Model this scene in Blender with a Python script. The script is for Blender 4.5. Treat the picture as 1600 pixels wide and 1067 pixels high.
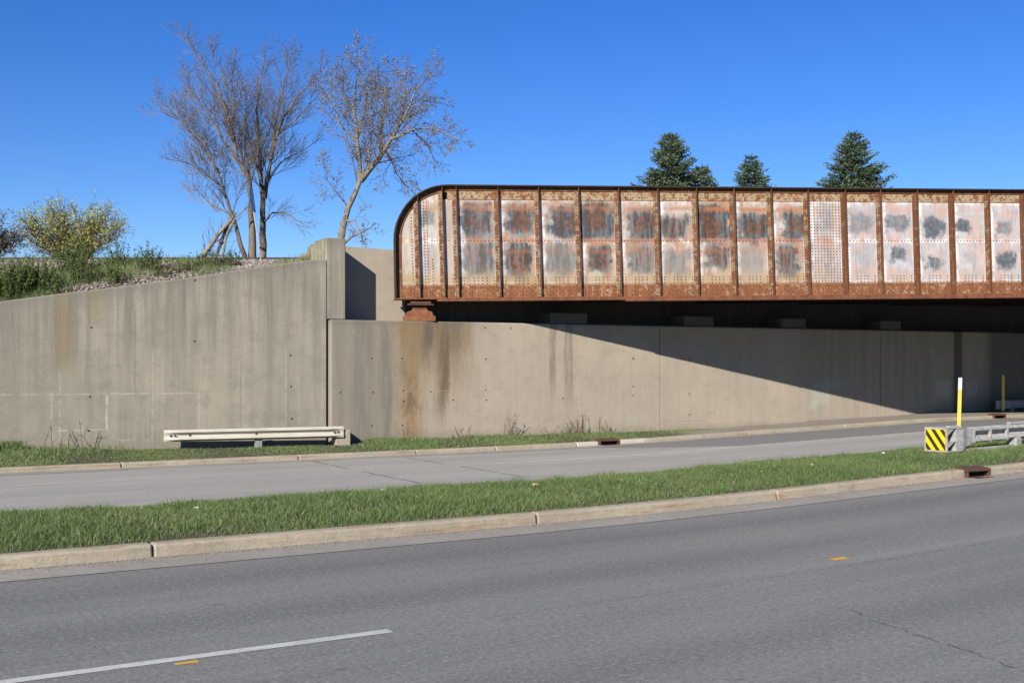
import bpy, math, random
import numpy as np
from mathutils import Vector, Matrix
R = math.radians
scene = bpy.context.scene
for o in list(bpy.data.objects): bpy.data.objects.remove(o)
COL = scene.collection

# ------------------------------------------------------------------ camera, sky, sun
CH = 2.15; F = 1800.0; HZ = 570.0
cam = bpy.data.objects.new('camera', bpy.data.cameras.new('camera'))
COL.objects.link(cam); scene.camera = cam
cam.location = (0, 0, CH); cam.rotation_euler = (R(90), 0, 0)
cam.data.sensor_width = 36; cam.data.lens = 36 * F / 1600
cam.data.shift_y = (HZ - 533.5) / 1600
cam.data.clip_end = 3000; cam.data.clip_start = .1
SUN = Vector((.45, 1, -.573)).normalized()
el = math.asin(-SUN.z); rot = math.atan2(-SUN.x, -SUN.y)
w = bpy.data.worlds.new('World'); scene.world = w; w.use_nodes = True
nt = w.node_tree; bg = nt.nodes['Background']
sky = nt.nodes.new('ShaderNodeTexSky'); sky.sky_type = 'NISHITA'
sky.sun_disc = False; sky.sun_elevation = el; sky.sun_rotation = rot
sky.air_density = 1.0; sky.dust_density = .05; sky.ozone_density = 6.0; sky.altitude = 300
hs = nt.nodes.new('ShaderNodeHueSaturation')
hs.inputs['Saturation'].default_value = 1.23; hs.inputs['Hue'].default_value = .517
nt.links.new(sky.outputs[0], hs.inputs['Color'])
nt.links.new(hs.outputs[0], bg.inputs[0]); bg.inputs[1].default_value = .063
sl = bpy.data.lights.new('sun', 'SUN'); sl.energy = 5.0; sl.angle = R(.53); sl.color = (1, .93, .83)
so = bpy.data.objects.new('sun', sl); COL.objects.link(so)
so.rotation_euler = SUN.to_track_quat('-Z', 'Y').to_euler(); so.location = (-20, -40, 30)
scene.view_settings.view_transform = 'Standard'; scene.view_settings.look = 'None'
scene.view_settings.exposure = 1.1; scene.view_settings.gamma = 1
scene.cycles.max_bounces = 6

def P(px, py, Y): return Vector(((px - 800) / F * Y, Y, CH + (HZ - py) / F * Y))

# ------------------------------------------------------------------ node mini language
class NT:
    def __init__(s, name):
        s.m = bpy.data.materials.new(name); s.m.use_nodes = True
        s.t = s.m.node_tree; s.n = s.t.nodes; s.b = s.n['Principled BSDF']
        s.tc = None
    def put(s, sock, v):
        if isinstance(v, S): s.t.links.new(v.s, sock)
        elif isinstance(v, (tuple, list)) and sock.type == 'RGBA': sock.default_value = tuple(v) + (1,) if len(v) == 3 else v
        else: sock.default_value = v
    def math(s, op, a, b=0, c=0, clamp=False):
        n = s.n.new('ShaderNodeMath'); n.operation = op; n.use_clamp = clamp
        for i, v in enumerate((a, b, c)):
            s.put(n.inputs[i], v)
        return S(s, n.outputs[0])
    def coord(s, kind='UV'):
        if not s.tc: s.tc = s.n.new('ShaderNodeTexCoord')
        return S(s, s.tc.outputs[kind])
    def pos(s): return S(s, s.n.new('ShaderNodeNewGeometry').outputs['Position'])
    def sep(s, v):
        n = s.n.new('ShaderNodeSeparateXYZ'); s.put(n.inputs[0], v)
        return S(s, n.outputs[0]), S(s, n.outputs[1]), S(s, n.outputs[2])
    def comb(s, x, y, z=0):
        n = s.n.new('ShaderNodeCombineXYZ')
        for i, v in enumerate((x, y, z)): s.put(n.inputs[i], v)
        return S(s, n.outputs[0])
    def mul(s, v, k):
        n = s.n.new('ShaderNodeVectorMath'); n.operation = 'MULTIPLY'
        s.put(n.inputs[0], v); n.inputs[1].default_value = k; return S(s, n.outputs[0])
    def add(s, v, k):
        n = s.n.new('ShaderNodeVectorMath'); n.operation = 'ADD'
        s.put(n.inputs[0], v); s.put(n.inputs[1], k); return S(s, n.outputs[0])
    def noise(s, v, scale=1, detail=4, rough=.55, dist=0):
        n = s.n.new('ShaderNodeTexNoise'); s.put(n.inputs['Vector'], v)
        n.inputs['Scale'].default_value = scale; n.inputs['Detail'].default_value = detail
        n.inputs['Roughness'].default_value = rough; n.inputs['Distortion'].default_value = dist
        return S(s, n.outputs[0])
    def vor(s, v, scale=1, out=0, feature='F1'):
        n = s.n.new('ShaderNodeTexVoronoi'); n.feature = feature; s.put(n.inputs['Vector'], v)
        n.inputs['Scale'].default_value = scale; return S(s, n.outputs[out])
    def attr(s, name, out='Fac'):
        n = s.n.new('ShaderNodeAttribute'); n.attribute_name = name
        return S(s, n.outputs[out])
    def ramp(s, v, a, b):      # smooth 0..1 between a and b
        n = s.n.new('ShaderNodeMapRange'); n.interpolation_type = 'SMOOTHSTEP'
        s.put(n.inputs[0], v); s.put(n.inputs[1], a); s.put(n.inputs[2], b)
        return S(s, n.outputs[0])
    def mix(s, f, a, b, mode='MIX'):
        n = s.n.new('ShaderNodeMix'); n.data_type = 'RGBA'; n.blend_type = mode; n.clamp_factor = True
        s.put(n.inputs[0], f); s.put(n.inputs[6], a); s.put(n.inputs[7], b)
        return S(s, n.outputs[2])
    def box(s, x, lo, hi, soft):
        return s.ramp(x, lo - soft, lo + soft) * (1 - s.ramp(x, hi - soft, hi + soft))
    def bump(s, h, strength=.3, dist=.01):
        n = s.n.new('ShaderNodeBump'); n.inputs['Strength'].default_value = strength
        n.inputs['Distance'].default_value = dist; s.put(n.inputs['Height'], h)
        s.t.links.new(n.outputs[0], s.b.inputs['Normal'])
    def out(s, col, rough=.9, metal=0, spec=.3):
        col = s.mix(1.0, col, (.585, .585, .585), 'MULTIPLY')
        s.put(s.b.inputs['Base Color'], col); s.put(s.b.inputs['Roughness'], rough)
        s.put(s.b.inputs['Metallic'], metal); s.put(s.b.inputs['Specular IOR Level'], spec)
        return s.m
class S:
    def __init__(s, t, k): s.t = t; s.s = k
    def __mul__(s, o): return s.t.math('MULTIPLY', s, o)
    __rmul__ = __mul__
    def __add__(s, o): return s.t.math('ADD', s, o)
    __radd__ = __add__
    def __sub__(s, o): return s.t.math('SUBTRACT', s, o)
    def __rsub__(s, o): return s.t.math('SUBTRACT', o, s)
    def __truediv__(s, o): return s.t.math('DIVIDE', s, o)
    def abs(s): return s.t.math('ABSOLUTE', s)
    def mx(s, o): return s.t.math('MAXIMUM', s, o)
    def mn(s, o): return s.t.math('MINIMUM', s, o)

# ------------------------------------------------------------------ mesh helpers
class MB:
    def __init__(s): s.v = []; s.f = []; s.m = []; s.at = {}; s.uv = None
    def face(s, pts, m=0):
        i = len(s.v); s.v += [tuple(p) for p in pts]; s.f.append(tuple(range(i, i + len(pts)))); s.m.append(m)
    def quads(s, rows, m=0, closed=False):
        i = len(s.v); n = len(rows[0])
        for r in rows: s.v += [tuple(p) for p in r]
        for a in range(len(rows) - 1):
            for b in range(n if closed else n - 1):
                c = (b + 1) % n
                s.f.append((i + a*n + b, i + a*n + c, i + (a+1)*n + c, i + (a+1)*n + b)); s.m.append(m)
    def cap(s, ring, m=0): s.face(ring, m)
    def box(s, x0, x1, y0, y1, z0, z1, m=0, T=None, bev=0):
        T = T or (lambda p: p)
        if bev:
            b = bev
            def ring(z, k): return [T(Vector(p)) for p in ((x0+k+b,y0+k,z),(x1-k-b,y0+k,z),(x1-k,y0+k+b,z),(x1-k,y1-k-b,z),(x1-k-b,y1-k,z),(x0+k+b,y1-k,z),(x0+k,y1-k-b,z),(x0+k,y0+k+b,z))]
            rows = [ring(z0, b), ring(z0 + b, 0), ring(z1 - b, 0), ring(z1, b)]
            s.quads(rows, m, True); s.cap(rows[0][::-1], m); s.cap(rows[-1], m); return
        c = [T(Vector((x, y, z))) for z in (z0, z1) for x, y in ((x0,y0),(x1,y0),(x1,y1),(x0,y1))]
        i = len(s.v); s.v += [tuple(p) for p in c]
        for q in ((3,2,1,0),(4,5,6,7),(0,1,5,4),(1,2,6,5),(2,3,7,6),(3,0,4,7)):
            s.f.append(tuple(i + k for k in q)); s.m.append(m)
    def tube(s, pts, rad, n=6, m=0, cap=True):
        rows = []; pts = [Vector(p) for p in pts]
        for k, p in enumerate(pts):
            d = (pts[min(k+1, len(pts)-1)] - pts[max(k-1, 0)])
            if d.length < 1e-9: d = Vector((0,0,1))
            d.normalize(); a = d.orthogonal().normalized()
            if k and (a - pa).length > 1:
                a = (pa - d * pa.dot(d)); a = a.normalized() if a.length > 1e-4 else d.orthogonal().normalized()
            elif k:
                q = pa - d * pa.dot(d); a = q.normalized() if q.length > 1e-4 else a
            pa = a; b = d.cross(a); r = rad[k] if isinstance(rad, (list, tuple)) else rad
            rows.append([p + a*(math.cos(2*math.pi*j/n)*r) + b*(math.sin(2*math.pi*j/n)*r) for j in range(n)])
        s.quads(rows, m, True)
        if cap: s.cap(rows[0][::-1], m); s.cap(rows[-1], m)
    def build(s, name, mats, parent=None, smooth=False, uv=None, attrs=None, loc=None):
        me = bpy.data.meshes.new(name)
        vs = np.array(s.v, dtype=np.float32).reshape(-1, 3)
        off = np.array(loc if loc is not None else (parent.location if (parent is not None and parent.get('_w')) else (0,0,0)), dtype=np.float32)
        me.from_pydata((vs - off).tolist(), [], s.f)
        if not isinstance(mats, (list, tuple)): mats = [mats]
        for m in mats: me.materials.append(m)
        if len(mats) > 1: me.polygons.foreach_set('material_index', s.m)
        if smooth: me.polygons.foreach_set('use_smooth', [True] * len(s.f))
        if uv is not None:
            l = me.uv_layers.new(name='UVMap'); idx = np.zeros(len(me.loops), dtype=np.int32)
            me.loops.foreach_get('vertex_index', idx)
            U = np.array([uv(p) for p in s.v], dtype=np.float32)
            l.data.foreach_set('uv', U[idx].ravel())
        for k, a in (attrs or {}).items():
            x = me.attributes.new(k, 'FLOAT', 'POINT'); x.data.foreach_set('value', np.array(a, dtype=np.float32))
        o = bpy.data.objects.new(name, me); COL.objects.link(o)
        if parent is not None: o.parent = parent
        if loc is not None: o.location = loc
        return o
def tag(o, label, cat, group=None):
    o['label'] = label; o['category'] = cat
    if group: o['group'] = group
    return o
def struct(o, k='structure'): o['kind'] = k; return o
def thing(name, label, cat, loc=(0,0,0), group=None, world=True, mat=None):
    o = bpy.data.objects.new(name, None); COL.objects.link(o); o.empty_display_size = .2
    o.location = loc
    if mat is not None: o.matrix_world = mat
    elif world: o['_w'] = 1
    return tag(o, label, cat, group)
def copy_thing(root, loc, rotz, label):
    r = root.copy(); COL.objects.link(r); r.location = loc; r.rotation_euler = (0, 0, rotz); r['label'] = label
    for ch in root.children:
        c = ch.copy(); COL.objects.link(c); c.parent = r
        for g in ch.children:
            d = g.copy(); COL.objects.link(d); d.parent = c
    return r

# ------------------------------------------------------------------ road frame
UX, UY = math.cos(R(31.5)), math.sin(R(31.5))
def RX(u, v): return (u*UX - v*UY, u*UY + v*UX)
def to_uv(X, Y): return (X*UX + Y*UY, -X*UY + Y*UX)
GX = [-80, 0, 2, 4, 6.5, 9.5, 13.5, 18.5, 40, 90]; GZ = [0, 0, .015, .055, .13, .205, .31, .34, .42, .5]
def g(X): return float(np.interp(X, GX, GZ))
def RP(u, v, z=0):
    x, y = RX(u, v); return Vector((x, y, g(x) + z))
def u_at(px, v):           # road coordinate u of the line v at image column px
    p = (px - 800) / F     # X = pY ; -X*UY + Y*UX = v
    Y = v / (UX - p*UY); return to_uv(p*Y, Y)[0]
def wallY(X): return 32.9 + .528 * X
def at_wall(px):
    p = (px - 800) / F; Y = 32.9 / (1 - .528*p); return p*Y, Y
def leftY(X): return 30.3 + .418 * (X + 4.93)
def at_left(px):
    p = (px - 800) / F; Y = (30.3 + .418*4.93) / (1 - .418*p); return p*Y, Y
def wall_base(X): return float(np.interp(X, [-30, 4.5, 7, 14.7, 19, 40], [.13, .13, .17, .45, .50, .6]))

# ------------------------------------------------------------------ materials
def mat_asphalt(name, near=True):
    t = NT(name); uv = t.coord(); u, v, _ = t.sep(uv)
    big = t.noise(t.mul(uv, (.22, .5, 1)), 1, 4); stre = t.noise(t.mul(uv, (.12, 2.2, 1)), 1, 4)
    agg = t.noise(uv, 46, 5, .85); sp = t.vor(uv, 55, 1)
    if near:
        c = t.mix(t.ramp(big, .35, .7), (.165, .162, .158), (.205, .20, .193))
        c = t.mix(t.ramp(stre, .40, .70) * .45, c, (.25, .243, .232))
        # wheel paths darker, and a paler strip where gutter dust lies
        wp = t.box(v, 11.0, 11.9, .45) + t.box(v, 9.3, 10.0, .4)*.8 + t.box(v, 6.2, 6.9, .4)*.7
        c = t.mix(wp * .8 * t.ramp(stre, .15, .65), c, (.115, .112, .11))
        seam = t.box(v + t.noise(t.mul(uv, (3, 1, 1)), 1, 3)*.06, 8.49, 8.52, .012) * t.ramp(t.noise(uv, 1.2, 4), .40, .55)
        c = t.mix(seam * .55, c, (.07, .07, .075))
        seam2 = t.box(v, 8.55, 8.8, .05); c = t.mix(seam2 * .3 * t.ramp(stre, .35, .6), c, (.27, .27, .265))
    else:
        c = t.mix(t.ramp(big, .3, .7), (.30, .295, .28), (.36, .35, .33))
        c = t.mix(t.ramp(stre, .4, .7) * .5, c, (.26, .255, .25))
        wp = t.box(v, 18.3, 18.9, .3) + t.box(v, 20.2, 20.8, .35) + t.box(v, 22.6, 23.2, .35) + t.box(v, 23.2, 23.7, .3)
        c = t.mix(wp * .35, c, (.22, .215, .21))
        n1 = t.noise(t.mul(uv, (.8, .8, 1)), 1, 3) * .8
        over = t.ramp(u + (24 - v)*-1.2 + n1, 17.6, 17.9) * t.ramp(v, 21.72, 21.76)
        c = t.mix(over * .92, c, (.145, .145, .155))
        c = t.mix(t.box(v + n1*.03, 21.58, 21.72, .02) * t.ramp(u, 10, 15) * t.ramp(t.noise(uv, 2, 4), .35, .5), c, (.48, .48, .46))
        # tarred transverse joints, broken
        for uu, a in ((u_at(632, 19.5), .95), (u_at(715, 21.5), .9)):
            j = t.box(u + (v - 20)*-.02 + t.noise(t.mul(uv, (1, 4, 1)), 1, 3)*.12, uu, uu + .06, .02)
            c = t.mix(j * a * t.ramp(t.noise(t.mul(uv, (0, .9, 1)), 1, 2), .42, .5), c, (.04, .04, .042))
        tr = t.box(u + (v-20)*.04, u_at(1010, 21), u_at(1010, 21) + .05, .02); c = t.mix(tr * .5, c, (.12, .12, .12))
    ag2 = t.noise(uv, 19, 4, .8)
    c = t.mix(t.ramp(ag2, .52, .64) * .5, c, (.36, .355, .335)); c = t.mix((1 - t.ramp(ag2, .36, .47)) * .5, c, (.075, .075, .072))
    c = t.mix(t.ramp(agg, .45, .68) * .75, c, t.mix(.5, c, (.42, .41, .39)))
    c = t.mix((1 - t.ramp(agg, .32, .46)) * .5, c, (.08, .078, .076))
    c = t.mix(t.ramp(sp, .80, .95) * .4, c, (.06, .06, .065))
    c = t.mix((1 - t.ramp(sp, .03, .10)) * .35, c, (.42, .41, .39))
    # small tar specks and spalls
    d = t.noise(t.mul(uv, (1.3, 4, 1)), 1.6, 3, .5); c = t.mix(t.ramp(d, .71, .75) * .5, c, (.06, .06, .06))
    if near:
        cu = t.math('ABSOLUTE', u - 7.69 - (v - 7.13) * .24 + (t.noise(uv, 1.4, 5, .7) - .5) * .4)
        cr = (1 - t.ramp(cu, .004, .016)) * (1 - t.ramp(v, 6.8, 7.4)) * t.ramp(t.noise(uv, 3, 3), .38, .5)
        c = t.mix(cr * .8, c, (.04, .04, .042))
    c = t.mix(1.0, c, (1.12, 1.16, 1.12) if near else (1.30, 1.30, 1.22), 'MULTIPLY')
    t.bump(agg + sp*.5 + ag2, .6, .008)
    return t.out(c, .85, spec=.35)

def mat_conc(name, a=(.34, .30, .245), b=(.27, .25, .215), kerb=False):
    t = NT(name); p = t.coord('UV'); q = t.pos()
    n = t.noise(q, .9, 5, .6); f = t.noise(q, 30, 4, .75); s = t.noise(t.mul(q, (5, 5, .5)), 1, 4)
    c = t.mix(t.ramp(n, .3, .7), a, b); c = t.mix(t.ramp(f, .3, .8) * .4, c, (.42, .38, .32))
    c = t.mix(t.ramp(s, .5, .75) * .3, c, (.18, .165, .14))
    if kerb:
        ru = t.noise(t.mul(t.coord(), (.9, 14, 1)), 1, 5, .7); c = t.mix(t.ramp(ru, .55, .64) * .65, c, (.32, .14, .06))
        m2 = t.noise(t.mul(t.coord(), (1, 2.5, 1)), 6, 6, .75); c = t.mix(t.ramp(m2, .5, .66) * .5, c, (.25, .225, .18)); c = t.mix((1 - t.ramp(m2, .32, .44)) * .5, c, (.58, .54, .46))
        dk = t.noise(t.mul(t.coord(), (.5, 4, 1)), 1.7, 5, .7); c = t.mix(t.ramp(dk, .5, .75) * .5, c, (.22, .19, .15))
    v = t.vor(q, 45, 0); c = t.mix((1 - t.ramp(v, .08, .2)) * .3, c, (.5, .47, .42))
    t.bump(f + t.noise(q, 9, 4, .7)*1.5, .6, .012)
    return t.out(c, .92, spec=.25)

def mat_wall(name, kind):
    """board formed concrete with vertical weather streaks; uv = metres along, height"""
    t = NT(name); uv = t.coord(); u, z, _ = t.sep(uv); d = t.attr('topd')
    big = t.noise(uv, .5, 4, .6); med = t.noise(uv, 3, 5, .7); fine = t.noise(uv, 34, 4, .8)
    st1 = t.noise(t.mul(uv, (4.2, .22, 1)), 1, 4, .6); st2 = t.noise(t.mul(t.add(uv, (7, 3, 0)), (1.7, .10, 1)), 1, 3, .6)
    st3 = t.noise(t.mul(t.add(uv, (31, 9, 0)), (11, .3, 1)), 1, 3, .6)
    if kind == 'tall':
        c = t.mix(t.ramp(big, .35, .65), (.365, .33, .265), (.30, .275, .22))
        top = 1 - t.ramp(d, .1, 2.6)
        c = t.mix((t.ramp(st1, .40, .68) * .88 * (top*.65 + .35)), c, (.14, .13, .105))
        c = t.mix(t.ramp(st2, .42, .62) * .60 * (top*.6 + .4), c, (.18, .17, .14))
        blot = t.noise(t.mul(uv, (1, 1.3, 1)), 1.5, 6, .72); c = t.mix(t.ramp(blot, .45, .65)*.45, c, (.19, .178, .148))
        c = t.mix(t.ramp(st3, .5, .75) * .30, c, (.41, .365, .295))
        c = t.mix((1 - t.ramp(d + st1*.35, .12, .55)) * .5, c, (.15, .145, .12))
        left = 1 - t.ramp(u + (med-.5), .6, 3.6)
        c = t.mix(left * .38, c, (.20, .19, .155))
        mo = t.box(u + st1*.25, 1.38, 1.72, .15) * t.box(d, .1, 1.8, .5); c = t.mix(mo * .55, c, (.20, .15, .05))
        mo = t.box(u + st1*.2, 2.1, 2.35, .15) * t.box(d, -.1, .8, .3); c = t.mix(mo * .5, c, (.20, .15, .06))
        # efflorescence on old form lines
        wob = (med - .5) * .08; pale = t.ramp(t.noise(uv, 5, 4, .7), .38, .55)
        ln = t.box(z + wob, 1.425, 1.455, .02) * t.box(u, -1, 4.6, .3) * t.ramp(t.noise(uv, 1.3, 3), .36, .50)
        ln = ln + t.box(u + wob*.6, 2.37, 2.42, .02)*1.3 * t.box(z, .45, 1.42, .1)
        ln = ln + t.box(z + wob*.7, .555, .585, .015) * t.box(u, 1.25, 2.4, .1)
        for k, uu in enumerate((1.12, 1.30, 3.45, 4.57, 5.67, 6.77)):
            ln = ln + t.box(u + wob*.7, uu, uu + .04, .025) * t.box(z, .2, 1.5 + .5*(k % 3), .2) * .6
        ln = ln + t.box(z + wob*2.5 + (u - 3.2)*.06, .27, .29, .02) * t.box(u, 2.6, 3.5, .2)
        c = t.mix(ln * pale * .6, c, (.52, .49, .43))
        c = t.mix(t.box(u + wob*.5, 3.03, 3.06, .02) * t.box(z, 1.5, 3.6, .3) * .55, c, (.12, .11, .09))
        sc = t.vor(uv, 9, 0); ms = (1 - t.ramp(sc, .05, .11)) * t.ramp(t.noise(uv, 1.1, 3), .42, .54)
        c = t.mix(ms * .7, c, (.56, .54, .49))
    else:
        c = t.mix(t.ramp(big, .35, .65), (.455, .39, .305), (.405, .355, .28))
        blot = t.noise(t.mul(uv, (1, 1.3, 1)), 1.9, 6, .75); c = t.mix(t.ramp(blot, .48, .68)*.35, c, (.27, .235, .18))
        lf = 1 - t.ramp(u + (med-.5)*.8 + (st1-.5)*.9 + (fine-.5)*.4, 1.5, 2.5)
        c = t.mix(lf * .75, c, (.225, .205, .165))
        c = t.mix(t.ramp(st1, .45, .7) * (.12 + .4*1*lf), c, (.20, .18, .145))
        wv = t.noise(t.mul(t.add(uv, (5, 1, 0)), (2.2, .55, 1)), 1, 5, .65); it = t.ramp(t.noise(t.mul(uv, (7, .7, 1)), 1, 4, .7), .34, .58)*.65 + .35
        uw = u + (wv-.5)*.75 + (st3-.5)*.22 + (fine-.5)*.08
        rv_ = d * .03
        for a_, b_, k in ((.75, 1.2, .45), (1.55, 1.8, .65), (.25, .4, .3)):
            c = t.mix(t.box(uw, a_, b_, .16) * it * k, c, (.12, .122, .10))
        fr = t.ramp(t.noise(t.mul(uv, (2, 1.2, 1)), 1, 5, .7), .36, .6)
        c = t.mix(t.box(uw, 2.0, 2.7, .22) * (it*.6 + .4), c, t.mix(fr, (.16, .09, .045), (.34, .225, .12)))
        c = t.mix(t.box(uw, 2.0, 4.2, .35) * (1 - t.ramp(d + (wv-.5)*2.4, .2, 2.9)) * .85, c, (.25, .17, .085))
        c = t.mix(t.box(uw + rv_, 3.2, 3.5, .12) * (it*.7 + .3) * (1 - t.ramp(d + (st3-.5), 1.8, 3.2)) * .95, c, (.14, .09, .055))
        c = t.mix(t.box(uw, 2.7, 3.1, .15) * (1 - t.ramp(d + (wv-.5)*1.5, .4, 1.5)) * .8, c, (.10, .07, .05))
        c = t.mix(t.box(uw, 3.5, 3.95, .18) * (1 - t.ramp(d + (wv-.5)*1.5, .4, 1.6)) * .6, c, (.13, .10, .075))
        # top grime
        c = t.mix((1 - t.ramp(d + st1*.3, .1, .42)) * .45 * (1 - t.ramp(u, 3.5, 5.5)), c, (.13, .12, .09))
        for a_, b_, zl in ((6.72, 6.92, 2.3), (7.22, 7.5, 2.6)):
            c = t.mix(t.box(uw*.35 + u*.65, a_, b_, .05) * it * (1 - t.ramp(d + st1, zl*.7, zl + .9)) * .7, c, (.17, .145, .115))
        # fine cracks, drips, painted-in shade, greenish paint patches
        c = t.mix(t.ramp(st3, .58, .72) * .2 * t.ramp(st2, .4, .6), c, (.22, .19, .155))
        far = t.ramp(u, 15.5, 17.5)  # shade under the bridge painted in as darker streaks
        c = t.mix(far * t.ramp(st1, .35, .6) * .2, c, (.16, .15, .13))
        pn = (med - .5) * .5
        pt = t.box(u + pn, 16.7, 17.5, .1) * t.box(z + pn, .85, 1.5, .1) + t.box(u + pn, 16.9, 18.2, .1) * t.box(z + pn*.7, 1.40, 1.60, .08)*.6 + t.box(u + pn, 16.6, 17.0, .1) * t.box(z + pn, .65, .95, .1)
        c = t.mix(pt * .55, c, (.42, .43, .36))
        pt = t.box(u + pn*.7, 22.5, 23.2, .06) * t.box(z + pn*.7, 1.0, 1.6, .06) + t.box(u + pn, 24.0, 24.6, .1) * t.box(z + pn, 1.0, 1.6, .1)
        c = t.mix(pt * .45, c, (.55, .54, .50))
        c = t.mix(t.box(u + (st1-.5)*.2, 23.35, 23.8, .1) * .8, c, (.05, .05, .045)); c = t.mix(t.ramp(u, 24.9, 25.5) * .7, c, (.07, .07, .065))  # dark pipe strip, then under-bridge shade painted over the wall's end
        ln = t.box(z + (med-.5)*.05, 1.42, 1.44, .02) * t.ramp(t.noise(uv, 2, 3), .52, .62); c = t.mix(ln * .3, c, (.5, .44, .36))
        ln = t.box(z + (med-.5)*.03, .40, .412, .006) * t.box(u, 10.5, 12.4, .1); c = t.mix(ln * .6, c, (.18, .15, .12))
        sm = t.noise(t.mul(uv, (1, 2, 1)), 2.6, 5, .75); c = t.mix(t.ramp(sm, .64, .74) * .35, c, (.2, .17, .14))
    c = t.mix(t.ramp(fine, .42, .7) * .5, c, t.mix(.5, c, (.52, .48, .41)))
    c = t.mix((1 - t.ramp(fine, .30, .45)) * .5, c, (.15, .135, .11))
    c = t.mix((1 - t.ramp(z + (med-.5)*.5, .12, .42)) * .4, c, (.21, .19, .145))
    t.bump(fine*.6 + med + st3*.4, .45, .02)
    return t.out(c, .93, spec=.2)

def mat_simple(name, c1, c2, scale=3, rough=.8, metal=0, stretch=(1, 1, 1), c3=None, spec=.3, t3=(.6, .7)):
    t = NT(name); o = t.coord('Object')
    n = t.noise(t.mul(o, stretch), scale, 5, .65); c = t.mix(t.ramp(n, .35, .68), c1, c2)
    if c3:
        k = t.noise(t.mul(t.add(o, (3, 5, 7)), stretch), scale * 1.7, 5, .7); c = t.mix(t.ramp(k, *t3), c, c3)
    t.bump(n, .25, .01)
    return t.out(c, rough, metal, spec)

def mat_tint(name, cols, rough=.7, trans=0):
    t = NT(name); a = t.attr('tint'); n = t.n.new('ShaderNodeValToRGB'); t.put(n.inputs[0], a)
    e = n.color_ramp.elements
    while len(e) < len(cols): e.new(.5)
    for i, c in enumerate(cols): e[i].position = i / (len(cols) - 1); e[i].color = tuple(c) + (1,)
    m = t.out(S(t, n.outputs[0]), rough, spec=.25)
    if trans:
        tr = t.n.new('ShaderNodeBsdfTranslucent'); t.t.links.new(n.outputs[0], tr.inputs[0])
        mx = t.n.new('ShaderNodeMixShader'); mx.inputs[0].default_value = trans
        t.t.links.new(t.b.outputs[0], mx.inputs[1]); t.t.links.new(tr.outputs[0], mx.inputs[2])
        t.t.links.new(mx.outputs[0], t.n['Material Output'].inputs[0])
    return m

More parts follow.
